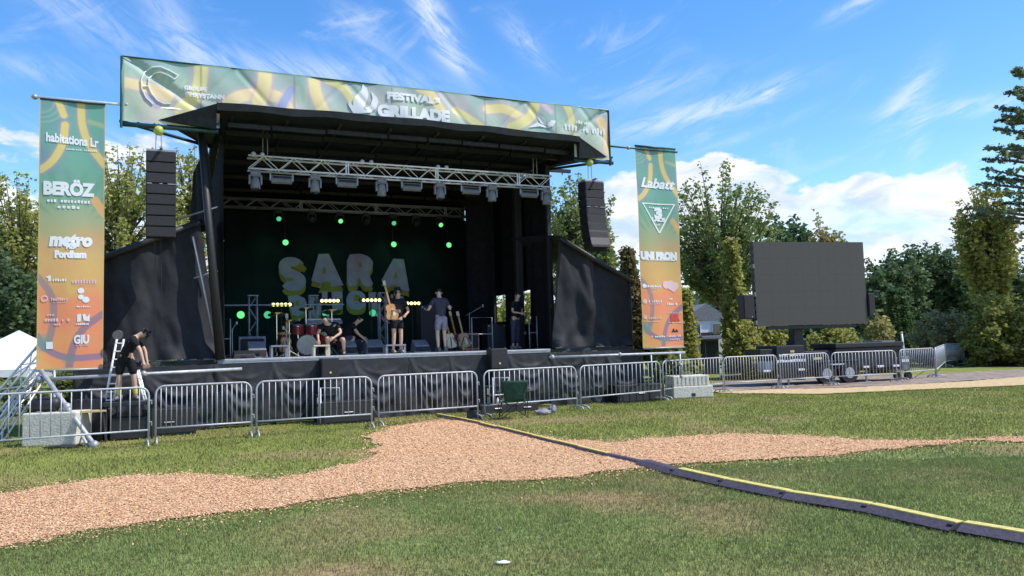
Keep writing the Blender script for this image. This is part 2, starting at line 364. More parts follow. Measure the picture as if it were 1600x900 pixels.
DRY = [(G(930, 775), 1.1, .42, .75), (G(1120, 748), 1.5, .4, .55), (G(1150, 790), 1.0, .3, .5), (G(520, 893), .75, .35, .8), (G(860, 657), 1.6, .9, .8), (G(640, 655), 1.6, .6, .7), (G(940, 650), 1.6, .6, .45), (G(270, 760), 1.6, .5, .7), (G(1290, 900), 1.2, .5, .3), (G(790, 880), .8, .3, .3)]
def dryness(x, y):
    d = np.zeros(np.shape(x))
    for c, rx, ry, a in DRY: d = np.maximum(d, a * np.exp(-(((x - c.x) / rx) ** 2 + ((y - c.y) / ry) ** 2)))
    d = d * (.4 + 1.2 * fbm(x, y, 2.2, 3, 11)) + np.clip((fbm(x, y, .55, 4, 21) - .54) * 2.6, 0, .55)
    return np.clip(d, 0, 1)
LOWER = poly_px([(0, 855), (480, 785), (1000, 733), (1500, 692), (1900, 678), (2600, 1100), (2600, 5000), (-2000, 5000), (-900, 1100)])
def grass_col(x, y):
    f = 1 - np.clip(sdist(x, y, LOWER, .5, .3) + .5, 0, 1)      # 0 in the near lawn, 1 in the far, yellower lawn
    near = np.array([.225, .275, .088]); far = np.array([.250, .280, .072]); dry = np.array([.36, .265, .130])
    c = near[None] * (1 - f[:, None]) + far[None] * f[:, None]
    n = fbm(x, y, .9, 4, 31)[:, None]; n2 = fbm(x, y, 5.0, 3, 37)[:, None]
    c = c * (.80 + .40 * n) * (.85 + .3 * n2); c = c + np.array([.03, .014, .0])[None] * np.clip(n - .45, 0, 1)
    d = dryness(x, y)[:, None]; return c * (1 - d) + dry[None] * d
def axis(fine0, fine1, st, lim0, lim1):
    a = list(np.arange(fine0, fine1, st)); g = st; x = fine0
    while x > lim0: g *= 1.25; x -= g; a.insert(0, x)
    g = st; x = a[-1]
    while x < lim1: g *= 1.25; x += g; a.append(x)
    return np.array(a)
gx = axis(-14, 20, .14, -900, 900); gy = axis(3.5, 32, .14, -300, 1500)
GX, GY = np.meshgrid(gx, gy); vx, vy = GX.ravel(), GY.ravel()
gcol = grass_col(vx, vy) * .85
idx = np.arange(len(vx)).reshape(GX.shape); gf = np.stack([idx[:-1, :-1], idx[:-1, 1:], idx[1:, 1:], idx[1:, :-1]], -1).reshape(-1, 4)
mg = mat('lawn', (.1, .13, .04), .95, attr='Col', vary=.38, vscale=5, bump=.9, bscale=45, spec=.1)
gz = (fbm(vx, vy, .8, 3, 3) - .5) * .02 - .01
ground = bpy.data.objects.new('ground', npmesh('ground', np.c_[vx, vy, gz], gf, mg, gcol, True)); C.objects.link(ground)
tag(ground, 'mown grass lawn, greener near the camera and yellower beyond the chip path', kind='structure')

def path_sheet(name, poly, m, z, step, wob, s, label, x0, x1, y0, y1):
    xs = np.arange(x0, x1, step); ys = np.arange(y0, y1, step); X, Y = np.meshgrid(xs, ys); cx, cy = (X + step / 2).ravel(), (Y + step / 2).ravel()
    k = sdist(cx, cy, poly, wob, s) > 0
    cx, cy = cx[k], cy[k]; h = step / 2 * 1.02
    # shared grid vertices
    ix = np.round((cx - step / 2 - x0) / step).astype(int); iy = np.round((cy - step / 2 - y0) / step).astype(int); nx = len(xs) + 1
    q = np.stack([iy * nx + ix, iy * nx + ix + 1, (iy + 1) * nx + ix + 1, (iy + 1) * nx + ix], -1)
    u, inv = np.unique(q.ravel(), return_inverse=True); V = np.c_[x0 + (u % nx) * step, y0 + (u // nx) * step]
    zz = z + (fbm(V[:, 0], V[:, 1], 1.5, 3, 9) - .3) * .015
    me = npmesh(name, np.c_[V, zz], inv.reshape(-1, 4), m, None, True)
    o = bpy.data.objects.new(name, me); C.objects.link(o); return tag(o, label, kind='structure')
mchip = mat('wood_chip_bed', (.62, .37, .20), .95, col2=(.76, .48, .28), vary=.35, vscale=24, bump=1.0, bscale=60, spec=.1)
mroad = mat('packed_gravel', (.22, .18, .155), .95, col2=(.33, .26, .21), vary=.3, vscale=1.6, bump=.5, bscale=20, spec=.1)
mfar = mat('pale_chip_track', (.50, .36, .19), .95, col2=(.58, .44, .25), vary=.25, vscale=3, bump=.5, bscale=30, spec=.1)
path_sheet('wood_chip_path', PATH, mchip, .008, .05, .26, 1.7, 'pale wood chip path crossing the lawn in front of the stage', -12, 16, 5, 21)
path_sheet('gravel_track', ROAD, mroad, .008, .25, .3, .3, 'brown gravel track behind the barricades at the right', 2, 60, 20, 60)
path_sheet('pale_track', FARP, mfar, .012, .15, .3, .5, 'tan chip track along the edge of the far lawn', 5, 50, 18, 40)

# loose chips over the path and past its edge
def chips():
    n = 420000; Y = 7.0 * (20.5 / 7.0) ** RNG.random(n); X = (RNG.random(n) * 2 - 1) * Y * .72
    s = sdist(X, Y, PATH, .26, 1.7); keep = (s > 0) | (RNG.random(n) < np.exp(-np.abs(np.minimum(s, 0)) / .20) * .55)
    X, Y = X[keep], Y[keep]; n = len(X); L = RNG.uniform(.005, .013, n) * (Y / 9) ** .5; Wd = L * RNG.uniform(.3, .7, n); a = RNG.random(n) * 6.283; tilt = RNG.normal(0, .22, n); t2 = RNG.normal(0, .18, n)
    c = np.c_[X, Y, .014 + RNG.random(n) * .008]; ux = np.c_[np.cos(a) * np.cos(tilt), np.sin(a) * np.cos(tilt), np.sin(tilt)] * L[:, None]; uy = np.c_[-np.sin(a), np.cos(a), t2] * Wd[:, None]
    V = np.stack([c - ux - uy, c + ux - uy, c + ux + uy, c - ux + uy], 1).reshape(-1, 3); F = np.arange(n * 4).reshape(-1, 4)
    base = np.array([.76, .475, .265]); k = RNG.random(n)[:, None]
    col = base * (.75 + .45 * RNG.random(n)[:, None]); col = np.where(k < .12, np.array([.28, .15, .075]) * (.6 + .6 * RNG.random(n)[:, None]), col); col = np.where(k > .92, np.array([.80, .58, .38]), col)
    m = mat('wood_chips', (.5, .3, .2), .9, attr='Col', spec=.15)
    o = bpy.data.objects.new('wood_chips', npmesh('wood_chips', V, F, m, np.repeat(col, 4, 0))); C.objects.link(o)
    tag(o, 'loose orange wood chips strewn over the path', kind='stuff')
chips()
RAMP_PTS = [G(690, 651), G(790, 673), G(935, 710), G(1055, 742), G(1190, 778), G(1345, 800), G(1345, 800)]
def grass():
    def zone(n, y0, y1, hmin, hmax, wk):
        Y = y0 * (y1 / y0) ** RNG.random(n); Y = np.sqrt(y0 ** 2 + (y1 ** 2 - y0 ** 2) * RNG.random(n)); X = (RNG.random(n) * 2 - 1) * (Y * .70 + .3)
        s = sdist(X, Y, PATH, .26, 1.7); u = (X - SO.x) * UX.x + (Y - SO.y) * UX.y; v = (X - SO.x) * VX.x + (Y - SO.y) * VX.y
        keep = (s < 0) | (RNG.random(n) < np.exp(-np.maximum(s, 0) / .16) * .35); keep &= ~((v > 0) & (u > -3.2) & (u < 11.6))
        keep &= sdist(X, Y, FARP, .3, .5) < 0; keep &= sdist(X, Y, ROAD, .3, .3) < 0
        keep &= RNG.random(n) > dryness(X, Y) * .75
        X, Y = X[keep], Y[keep]; n = len(X)
        h = RNG.uniform(hmin, hmax, n) * (.6 + .8 * fbm(X, Y, 1.3, 3, 51)); w = wk * RNG.uniform(.7, 1.3, n); a = RNG.random(n) * 6.283; ln = RNG.normal(0, .55, (n, 2)) * h[:, None]
        b = np.c_[X, Y, np.full(n, -.015)]; s_ = np.c_[np.cos(a) * w, np.sin(a) * w, np.zeros(n)]
        mid = b + np.c_[ln * .35, h * .62 + .01]; tip = b + np.c_[ln, h + .01]
        V = np.stack([b - s_, b + s_, mid + s_ * .7, mid - s_ * .7, tip], 1).reshape(-1, 3); i = np.arange(n)[:, None] * 5
        F = np.concatenate([i + np.array([0, 1, 2]), i + np.array([0, 2, 3]), i + np.array([3, 2, 4])], 0)
        col = grass_col(X, Y) * RNG.uniform(.75, 1.35, n)[:, None]; st = RNG.random(n) < .10; col[st] = np.array([.26, .21, .10]) * RNG.uniform(.7, 1.1, st.sum())[:, None]
        return V, F, np.repeat(col, 5, 0)
    Z = [zone(260000, 5.0, 10.5, .014, .036, .0032), zone(170000, 10.5, 24, .022, .048, .0065)]
    V = np.concatenate([z[0] for z in Z]); F = np.concatenate([Z[0][1], Z[1][1] + len(Z[0][0])]); col = np.concatenate([z[2] for z in Z])
    m = mat('grass_blades', (.1, .15, .04), .7, attr='Col', spec=.25, trans=.25)
    o = bpy.data.objects.new('grass', npmesh('grass', V, F, m, col)); C.objects.link(o); tag(o, 'short mown grass blades with worn patches', kind='stuff')
grass()

# ================================================================== TREES
def leaf_mesh(P, Nn, size, cols, rng):
    n = len(P); a = rng.random(n) * 6.283; d = rng.normal(size=(n, 3)); d /= np.linalg.norm(d, axis=1)[:, None]; d[:, 2] *= .7
    e = np.cross(d, rng.normal(size=(n, 3))); e /= np.linalg.norm(e, axis=1)[:, None] + 1e-9
    s = size * rng.uniform(.6, 1.35, n)[:, None]; d = d * s; e = e * s * .62
    V = np.stack([P - d, P + e, P + d, P - e], 1).reshape(-1, 3); F = np.arange(n * 4).reshape(-1, 4)
    return V, F, np.repeat(cols, 4, 0)
LEAFM = mat('leaves', (.08, .12, .03), .6, attr='Col', spec=.3, trans=.45)
def tree(name, label, base, H, rad, crown0, style, col, seed, tips=90, leaves=14000, lsize=.13, group=None, trunk_r=None, xs=1.0, cat='tree', tipup=.35, fill=.5, col2=None):
    rng = np.random.default_rng(seed); t = thing(name, label, cat, base, 0, group)
    tr = trunk_r or H * .018 + .05; lean = rng.normal(0, .02 * H, 2)
    def axis_pt(k): return np.array([lean[0] * k * k, lean[1] * k * k, H * k])
    b = MB(); top = .93 if style in ('cone', 'pine', 'spruce') else .62
    if style != 'bush': b.tube([axis_pt(k) for k in np.linspace(0, top, 9)], [tr * (1.25 if k == 0 else 1) * (1 - .82 * k / top) + .012 for k in np.linspace(0, top, 9)], 8)
    pts = []; wts = []
    for i in range(tips):
        f = (i + .5) / tips; ph = i * 2.39996 + rng.normal(0, .3)
        if style == 'cone':
            z = crown0 + (H - crown0) * (f ** .9); r = rad * (1 - (z - crown0) / (H - crown0)) ** .75 * rng.uniform(.75, 1.08); q = axis_pt(z / H * .97); q0 = axis_pt(max(.02, (z - r * .5) / H))
            tip = np.array([q[0] + r * math.cos(ph), q[1] + r * math.sin(ph), z])
        elif style == 'pine':
            lay = round(f * 11) / 11; z = crown0 + (H - crown0) * lay + rng.normal(0, .12); r = rad * (1 - .75 * lay) * rng.uniform(.55, 1.1); q0 = axis_pt(z / H * .98)
            tip = np.array([q0[0] + r * math.cos(ph), q0[1] + r * math.sin(ph), z + r * .12 + rng.normal(0, .1)])
        elif style == 'bush':
            th = math.acos(1 - rng.random() * .98); r = rng.uniform(.55, 1.05)
            tip = np.array([rad * r * math.sin(th) * math.cos(ph) * xs, rad * r * math.sin(th) * math.sin(ph), H * r * math.cos(th) * .95 + .1]); q0 = np.array([tip[0] * .2, tip[1] * .2, 0.02])
        else:
            c0 = (H + crown0) / 2; hz = (H - crown0) / 2; cz = 1 - 2 * f; r = rng.uniform(.45, 1.08) if rng.random() < fill else rng.uniform(.85, 1.12)
            sn = math.sqrt(1 - cz * cz); prof = (1.0 + .25 * cz) if cz < 0 else (1 + .22 * cz)
            tip = np.array([rad * r * sn * math.cos(ph) * prof, rad * r * sn * math.sin(ph) * prof, c0 + hz * r * cz + max(0, cz) * rng.uniform(-.6, .5)])
            d = math.hypot(tip[0], tip[1]); zk = max(crown0 * .8, tip[2] - d * rng.uniform(.7, 1.1) - .6); q0 = axis_pt(min(top, zk / H)); tip[2] = max(tip[2], crown0)
            if cz > -.2: tip = tip + np.array([0, 0, rng.uniform(.2, 1.0) * rad * .35 * (cz + .3)])
        mid = (q0 + tip) / 2; L = np.linalg.norm(tip - q0)
        if style == 'round': mid = mid + np.array([0, 0, -L * .10 if tip[2] > q0[2] + .3 * L else L * .12])
        if style == 'willow': mid = mid + np.array([0, 0, L * .28])
        if style == 'bush': mid = mid + np.array([0, 0, L * .08])
        ks = np.linspace(0, 1, 5); cur = np.array([(1 - k) ** 2 * q0 + 2 * k * (1 - k) * mid + k * k * tip for k in ks])
        b.tube([tuple(p) for p in cur], [max(.008, tr * .32 * (1 - .85 * k)) for k in ks], 4)
        m = 26; kk = rng.uniform(.30 if style != 'cone' else .45, 1.0, m) ** .8
        p = (1 - kk)[:, None] ** 2 * q0 + 2 * (kk * (1 - kk))[:, None] * mid + (kk ** 2)[:, None] * tip
        # side twigs
        sg = max(.12, L * .085) * (1.3 - kk)[:, None]; tw = rng.normal(0, 1, (m, 3)) * sg * (np.array([1, 1, .35]) if style == 'pine' else np.array([1, 1, .8]))
        if style == 'round': tw[:, 2] += np.abs(tw[:, 2]) * tipup * 2
        if style == 'willow': tw[:, 2] -= np.abs(rng.normal(0, .5, m))
        pts.append(np.stack([p, p + tw * 1.5], 1)); wts.append(np.full(m, L))
    P = np.concatenate(pts); n = len(P); pick = rng.integers(0, n, leaves); k = rng.random(leaves)[:, None] ** .7
    sgm = lsize * (.55 if style in ('pine',) else .9)
    Q = P[pick, 0] * (1 - k) + P[pick, 1] * k + rng.normal(0, 1, (leaves, 3)) * sgm * np.array([1, 1, .7])
    base_c = np.array(col); c2 = np.array(col2 if col2 is not None else [base_c[0] * 1.5, base_c[1] * 1.25, base_c[2] * 1.1])
    tone = rng.random(n)[pick][:, None]; cc = base_c * (1 - tone) + c2 * tone; cc = cc * rng.uniform(.95, 1.5, (leaves, 1))
    Q[:, 2] = np.maximum(Q[:, 2], .05)
    V, F, CC = leaf_mesh(Q, None, lsize, cc, rng)
    b.build('stems' if style == 'bush' else 'trunk', M['bark'], t, smooth=True)
    o = bpy.data.objects.new('crown', npmesh('crown', V, F, LEAFM, CC)); C.objects.link(o); o.parent = t
    return t
def base_at(px, Y): p = D(px, 500, Y); return Vector((p.x, Y, 0))
def top_h(px, py, Y): return D(px, py, Y).z
TG = 'trees beyond the festival ground'
def tree_px(name, label, px, pytop, Y, halfw, crown0, style, col, seed, **k):
    rad = halfw / FPX * Y; b = base_at(px, Y); return tree(name, label, b, top_h(px, pytop, Y), rad, crown0, style, col, seed, group=TG, **k)
MAPLE = (.23, .27, .085); DARK = (.080, .130, .060); OLIVE = (.235, .265, .072); MID = (.165, .22, .075); BLUEG = (.13, .19, .11)
tree_px('maple_tree', 'open airy maple rising behind the long banner at the left', 190, 232, 40, 85, 3.0, 'round', MAPLE, 1, tips=150, leaves=15000, lsize=.12, fill=.45)
tree_px('maple_tree', 'maple with upright sprays at the left edge, left of the long banner', 30, 280, 42, 72, 2.5, 'round', MAPLE, 2, tips=130, leaves=13000, lsize=.12)
tree_px('maple_tree', 'slim maple top showing between the left line array and the stage', 300, 232, 43, 38, 3.0, 'round', MAPLE, 3, tips=80, leaves=7000, lsize=.13)
tree_px('dark_tree', 'dark bushy tree at the left edge above the white tent', 10, 415, 34, 62, 1.0, 'round', DARK, 4, tips=110, leaves=15000, lsize=.13, fill=.8)
tree_px('dark_tree', 'dark tree low behind the left banner', 110, 430, 36, 60, 1.0, 'round', MID, 5, tips=100, leaves=12000, lsize=.13, fill=.8)
tree_px('maple_tree', 'leafy green maple behind the right line array', 905, 292, 40, 60, 2.2, 'round', MID, 6, tips=150, leaves=17000, lsize=.12, fill=.7)
tree_px('maple_tree', 'smaller green tree leaning out right of the right wing curtain', 948, 345, 38, 27, 2.0, 'round', MID, 7, tips=60, leaves=6500, lsize=.12)
tree_px('cedar_tree', 'brownish narrow cedar just left of the right banner', 990, 392, 34, 24, 1.0, 'cone', (.13, .12, .05), 8, tips=110, leaves=9000, lsize=.11)
tree_px('cedar_tree', 'narrow cedar hidden behind the foot of the right banner', 1040, 400, 34, 30, .6, 'cone', (.13, .14, .04), 28, tips=110, leaves=9000, lsize=.11)
tree_px('silver_maple', 'tall spreading maple right of the right banner', 1130, 304, 43, 92, 4.2, 'round', (.13, .19, .06), 9, tips=170, leaves=15000, lsize=.12, fill=.45)
tree_px('cedar_tree', 'yellow-green cedar in front of the tall spreading maple', 1150, 378, 33, 25, .3, 'cone', OLIVE, 10, tips=150, leaves=14000, lsize=.10)
tree_px('cedar_tree', 'low yellow-green cedar behind the concrete blocks', 1072, 455, 32, 17, .2, 'cone', OLIVE, 11, tips=110, leaves=9000, lsize=.10)
tree_px('dark_tree', 'dark green treetop showing above the video screen', 1238, 345, 50, 42, 3.0, 'round', (.06, .12, .05), 12, tips=110, leaves=12000, lsize=.16)
tree_px('poplar_tree', 'pale slender treetop above the right half of the video screen', 1295, 340, 48, 27, 3.0, 'round', (.22, .22, .09), 13, tips=70, leaves=6500, lsize=.14)
for i, (px, py, Y, hw) in enumerate([(1400, 405, 62, 48), (1455, 392, 66, 52), (1515, 398, 64, 50), (1575, 400, 66, 50), (1375, 440, 58, 28)]):
    tree_px('dark_tree', ['round dark tree right of the video screen', 'tallest dark tree of the distant row', 'dark tree in the row behind the olive tree', 'dark tree of the row at the right edge', 'low dark tree beside the right edge of the video screen'][i], px, py, Y, hw, 1.0, 'round', DARK, 30 + i, tips=130, leaves=15000, lsize=.19, fill=.85)
for i, px in enumerate((1398, 1412)):
    tree_px('cedar_tree', ['narrow green cedar below the dark row, left of its pair', 'narrow green cedar below the dark row, right of its pair'][i], px, 455, 50, 11, .3, 'cone', (.06, .11, .04), 40 + i, tips=90, leaves=6000, lsize=.13)
tree_px('olive_tree', 'tall olive-green tree with drooping twigs at the right', 1548, 303, 40, 44, 3.4, 'willow', OLIVE, 14, tips=105, leaves=10500, lsize=.12, fill=.5)
tree_px('pine_tree', 'dark pine with flat layered boughs at the right edge', 1645, 118, 38, 125, 6.4, 'pine', BLUEG, 15, tips=70, leaves=7000, lsize=.12)
BG = 'bushes along the edge of the ground'
def bush_px(label, px, pytop, Y, halfw, col, seed, xs=1.0, leaves=8000, lsize=.10, name='bush'):
    return tree(name, label, base_at(px, Y), top_h(px, pytop, Y), halfw / FPX * Y, .1, 'bush', col, seed, tips=110, leaves=leaves, lsize=lsize, group=BG, cat='bush', xs=xs)
bush_px('olive leafy bush right of the gravel track under the olive tree', 1560, 440, 37, 62, (.17, .20, .055), 50, leaves=16000)
bush_px('grey-green spreading bush behind the far barricades', 1475, 478, 40, 62, (.20, .22, .11), 51, leaves=15000)
bush_px('bushy olive shrub at the right edge beside the track', 1622, 455, 36, 50, (.17, .20, .05), 52, leaves=12000)
bush_px('yellow-green bush behind the screen trailer, left of the mast', 1215, 492, 33, 48, OLIVE, 53, leaves=11000)
bush_px('yellow-green bush behind the screen trailer, right of the mast', 1300, 496, 33.5, 48, OLIVE, 54, leaves=11000)
bush_px('pale green bush at the right end of the screen trailer', 1372, 480, 34, 26, (.23, .24, .09), 55, leaves=7000)
bush_px('yellow-green bush right of the concrete blocks', 1163, 496, 32, 34, OLIVE, 56, leaves=9500)
bush_px('green bush behind the foot of the right banner', 1040, 505, 31, 32, MID, 57, leaves=8000)
bush_px('yellow-green tree crown glimpsed through the gaps at the right side of the stage', 810, 400, 36, 75, (.2, .25, .05), 58, leaves=8000)
bush_px('green bush below the white tent at the left edge', 20, 594, 24, 60, MID, 59, leaves=9000)
bush_px('leafy bush between the white tent and the stage', 118, 560, 27, 38, MID, 60, leaves=9000)
bush_px('small bush behind the maple at the left', 215, 470, 38, 60, MID, 61, leaves=9000)
# distant wood closing the horizon
def wood():
    n = 60000; rng = np.random.default_rng(99); px = rng.uniform(-1.5, 1.5, n) ; Y = rng.uniform(95, 130, n); X = px * Y; h = (5.5 + 3.5 * fbm(X, Y * 0, .06, 4, 7)) * rng.random(n) ** .6
    P = np.c_[X, Y, h]; c = np.array(DARK) * rng.uniform(.7, 1.6, (n, 1)); V, F, CC = leaf_mesh(P, None, .8, c, rng)
    o = bpy.data.objects.new('distant_wood', npmesh('distant_wood', V, F, LEAFM, CC)); C.objects.link(o); tag(o, 'dark far wood closing the horizon', kind='stuff')
wood()

# ================================================================== THE STAGE (local axes: x along the front, y upstage, z up)
def sthing(name, label, cat, u=0, v=0, h=0, group=None, rz=0.0): return thing(name, label, cat, W(u, v, h), TH + rz, group)
def fabric(b, P00, P10, P01, P11, nu, nv, disp):   # quad sheet, corners at (0,0) (1,0) (0,1) (1,1); disp along local -y
    P00, P10, P01, P11 = map(Vector, (P00, P10, P01, P11))
    def fn(i, j):
        p = P00 * (1 - i) * (1 - j) + P10 * i * (1 - j) + P01 * (1 - i) * j + P11 * i * j
        d = disp(i, j)
        return (p.x, p.y - d, p.z) if isinstance(d, float) else (p.x + d[0], p.y + d[1], p.z + d[2])
    return b.grid(nu, nv, fn)
def n1(x, y, s, seed=0): return float(vnoise(np.array([x]), np.array([y]), s, seed)[0])
st = sthing('mobile_stage', 'large black mobile stage with arched roof and open front facing the lawn', 'stage')
# deck
MB().box((4.15, 4.2, DECK - .05), (8.5, 8.5, .10)).build('deck', M['deck'], st, bev=.01)
MB().box((-1.55, 2.1, DECK - .055), (2.88, 3.6, .09)).build('side_deck', M['deckd'], st, bev=.01)
MB().box((9.87, 2.1, DECK - .055), (2.92, 3.6, .09)).build('side_deck', M['deckd'], st, bev=.01)
MB().box((4.2, -.03, DECK - .035), (8.42, .05, .06)).build('deck_edge', M['dalu'], st, bev=.01)
b = MB()
for x in (-2.7, -.8, 1.2, 3.2, 5.2, 7.2, 9.2, 11.0):
    for y in (.5, 3.4, 6.8): b.box((x, y, DECK / 2 - .06), (.12, .12, DECK - .12))
b.build('support_legs', M['black'], st)
# skirt: pleated panels hung from the deck edge, gathered into swags
def swag(i, j, L, seed, k=1.0):
    x = i * L; d = .02 * math.sin(x * 17 + seed) * j
    nS = max(1, round(L / 1.15))
    for q in range(nS):
        cx = (q + .5) * L / nS + .14 * math.sin(q * 5.1 + seed); w = .5 * L / nS * (1.08 + .2 * math.sin(q * 3.3 + seed)); r_ = (x - cx) / w
        if abs(r_) < 1.15:
            for dep, am, wd in ((.26, .030, .035), (.48, .055, .06), (.74, .065, .08), (1.02, .05, .10)):
                line = dep * (1 - r_ * r_) * (1 + .25 * r_ * math.sin(seed + q)); d += am * math.exp(-((j - line) / wd) ** 2) * (1.1 - abs(r_)) ** .5 if abs(r_) < 1.1 else 0
    d += (n1(x, j, 3.0, seed) - .5) * .07 + (n1(x + j * .8, j - x * .5, 7.0, seed + 3) - .5) * .035
    return float(d * k * min(1, .15 + 2.2 * j) + .05)
skb = [(-2.95, -.15), (-.14, 2.05), (2.06, 4.4), (4.41, 6.2), (6.21, 8.35), (8.36, 11.3)]
for q, (a, c) in enumerate(skb):
    L = c - a; z1 = DECK - .10; z0 = .02 + .05 * math.sin(q * 2)
    b = MB(); ya = -.06 - .025 * (q % 2); a -= .03; c += .03; fabric(b, (a, ya, z1), (c, ya, z1), (a, ya, z0), (c, ya, z0), int(L * 26), 40, lambda i, j, L=L, q=q: swag(i, j, L, q * 2.7))
    tag(b.build('skirt_panel', M['vinyl'], st, smooth=True), None)
b = MB(); fabric(b, (-2.95, 0, DECK - .1), (-2.95, 3.8, DECK - .1), (-2.95, 0, .02), (-2.95, 3.8, .02), 30, 10, lambda i, j: (.03 * math.sin(i * 40), 0, 0)); b.build('skirt_panel', M['vinyl'], st, smooth=True)
# roof: arched membrane slab with fascia, ribs underneath, sloping eaves to the beam ends
def roofz(x, y): return 7.33 - .035 * max(0, y + .8) + .012 * math.sin(x * 3.1) * math.exp(-(y + .8)) + (.05 * math.sin(x * math.pi / 9.1))
b = MB(); NX, NY = 46, 16
for lay in (0, 1):
    b.grid(NX, NY, lambda i, j, l=lay: (-.15 + 9.3 * i, -.8 + 9.2 * j, roofz(-.15 + 9.3 * i, -.8 + 9.2 * j) - l * (.17 + (.012 * math.sin(i * 43)))))
e0 = [i for i in range(NX + 1)]; off = (NX + 1) * (NY + 1)
for i in range(NX): b.f.append((i, i + 1, i + 1 + off, i + off))
for j in range(NY):
    for k in (0, NX): a = j * (NX + 1) + k; c = a + NX + 1; b.f.append((a, c, c + off, a + off))
k = NY * (NX + 1); [b.f.append((k + i, k + i + 1, k + i + 1 + off, k + i + off)) for i in range(NX)]
b.build('roof', M['roof'], st, smooth=False)
for n, y in enumerate((-.15, .45, 1.6, 3.0, 4.6, 6.2)):
    rb = MB()
    x = .1
    while x < 9.0:      # each rib is a run of bolted lengths
        ln = random.Random(n * 50 + int(x * 10)).uniform(.9, 1.6); rb.box((x + ln / 2, y, roofz(x, y) - .30 - n * .004), (ln - .05, .09, .10)); x += ln
    rb.build('roof_rib', M['beamg'] if n in (0, 1) else M['black'], st)
for x in np.linspace(.2, 8.9, 8): MB().box((x, 3.6, 7.02), (.07, 8.2, .07), rx=R(-2)).build('roof_purlin', M['black'], st)
# canvas eaves sloping down to the ends of the header beam
for sx, x0, x1 in ((-1, -.15, -1.35), (1, 9.15, 10.15)):
    b = MB(); A = Vector((x0, -.8, 7.30)); Bq = Vector((x1, -.55, 6.88)); Cq = Vector((x0, 2.4, 7.05)); Dq = Vector((x0, -.7, 6.74))
    b.add([A, Bq, Cq, Dq, A + Vector((0, 0, -.08)), Bq + Vector((0, 0, -.05))], [(0, 1, 2), (3, 2, 1), (0, 3, 1), (0, 2, 3)]); b.build('roof_eave', M['roof'], st)
# header beam carrying the banner, overhanging both sides (a two-chord beam)
for z, r in ((6.74, .055), (6.90, .03)):
    for xa, xb in ((-2.1, -.1), (9.1, 10.35)): MB().tube([(xa, -.5, z), (xb, -.5, z)], r, 8).build('header_beam', M['beam'], st, smooth=True)
for x in (-2.05, -1.43, -.81, -.19, 9.2, 9.77, 10.3): MB().tube([(x, -.5, 6.74), (x, -.5, 6.9)], .022, 6).build('header_tie', M['beam'], st)
for x0, x1 in ((-2.1, -.15), (10.3, 9.15)): MB().tube([(x0, -.5, 6.80), (x1, 1.8, 6.95)], .04, 6).build('beam_stay', M['beam'], st)
for x in (-1.75, .2, 2.4, 4.7, 7.3, 9.6): MB().tube([(x, -.42, 6.75 if x < 0 or x > 9 else 7.3), (x, -.42, 8.2)], .03, 6).build('banner_post', M['beam'], st)
MB().tube([(-2.02, -.44, 8.2), (-.2, -.44, 6.9)], .05, 6).build('banner_brace', M['black'], st)
MB().tube([(10.2, -.44, 8.15), (9.1, -.44, 6.9)], .04, 6).build('banner_brace', M['black'], st)
# columns: raked left leg wrapped in fabric, right mast, rear masts
def pole(p0, p1, r, name='column', m='black', n=8, parent=st): return MB().tube([p0, p1], r, n).build(name, M[m], parent, smooth=True)
b = MB(); b.box((0, 0, 0), (.01, .01, .01)); b = MB()
b.tube([(-.46, -.05, 6.85), (-.25, -.05, 4.2), (-.04, -.05, DECK)], [.08, .09, .11], 8); b.build('column', M['black'], st, smooth=True)
b = MB(); b.box((8.98, .95, 4.2), (.13, .13, 5.4)); b.build('column', M['black'], st, bev=.01)
for x, y in ((.15, 7.9), (8.85, 7.9), (8.75, 4.9), (8.78, 2.7)): MB().box((x, y, 4.2), (.22, .22, 5.6)).build('column', M['black'], st, bev=.01)
# light cross ties on the left side frame
for h in (3.6, 5.1): pole((-.9, .4, h - .25), (-.1, .05, h), .02, 'side_tie', 'dalu', 6)
pole((-.62, .1, 4.4), (-.1, .0, DECK + .1), .03, 'side_tie', 'dalu', 6)
# masking curtains: left and right returns and dark inner borders, each a separate hanging cloth
def curtain(label, P0, P1, z0, z1, amp=.05, freq=9.0, m='drape', name='stage_curtain', group='black masking curtains'):
    P0, P1 = Vector(P0), Vector(P1); d = (P1 - P0); L = d.length; d.normalize(); nrm = Vector((-d.y, d.x)); o = sthing(name, label, 'curtain', 0, 0, 0, group)
    # anchored at its foot
    o.location = W(P0.x, P0.y, z0); b = MB()
    def fn(i, j):
        q = d * (L * i) + nrm * (amp * math.sin(i * L * freq + .5 * math.sin(i * 7)) * (.6 + .4 * (1 - j)) + amp * .4 * (n1(i * L, j * (z1 - z0), 1.2, 4) - .5)); return (q.x, q.y, (z1 - z0) * j)
    b.grid(max(4, int(L * 14)), 10, fn); b.build('cloth', M[m], o, smooth=True)
    MB().tube([(0, 0, z1 - z0), (d.x * L, d.y * L, z1 - z0)], .025, 6).build('hanging_rail', M['black'], o)
    return o
curtain('black curtain closing the left side of the stage', (.05, .35), (.05, 7.6), DECK, 7.0)
curtain('black curtain across the top rear of the stage above the artist backdrop', (.2, 7.85), (8.9, 7.85), DECK + .02, 7.0, name='rear_curtain')
curtain('black curtain on the right side, between the right mast and the wider lit gap', (9.0, 1.05), (9.0, 2.4), DECK, 6.95)
curtain('narrow black curtain between the two lit gaps on the right side', (9.0, 3.28), (9.0, 4.35), DECK, 6.95)
curtain('black curtain at the back right, upstage of the narrow lit gap', (9.0, 5.05), (9.0, 7.7), DECK, 6.95)
curtain('black valance over the wider lit gap on the right side', (9.02, 2.35), (9.02, 3.33), 3.35, 6.9)
curtain('black valance over the narrow lit gap on the right side', (9.02, 4.3), (9.02, 5.1), 3.35, 6.9)
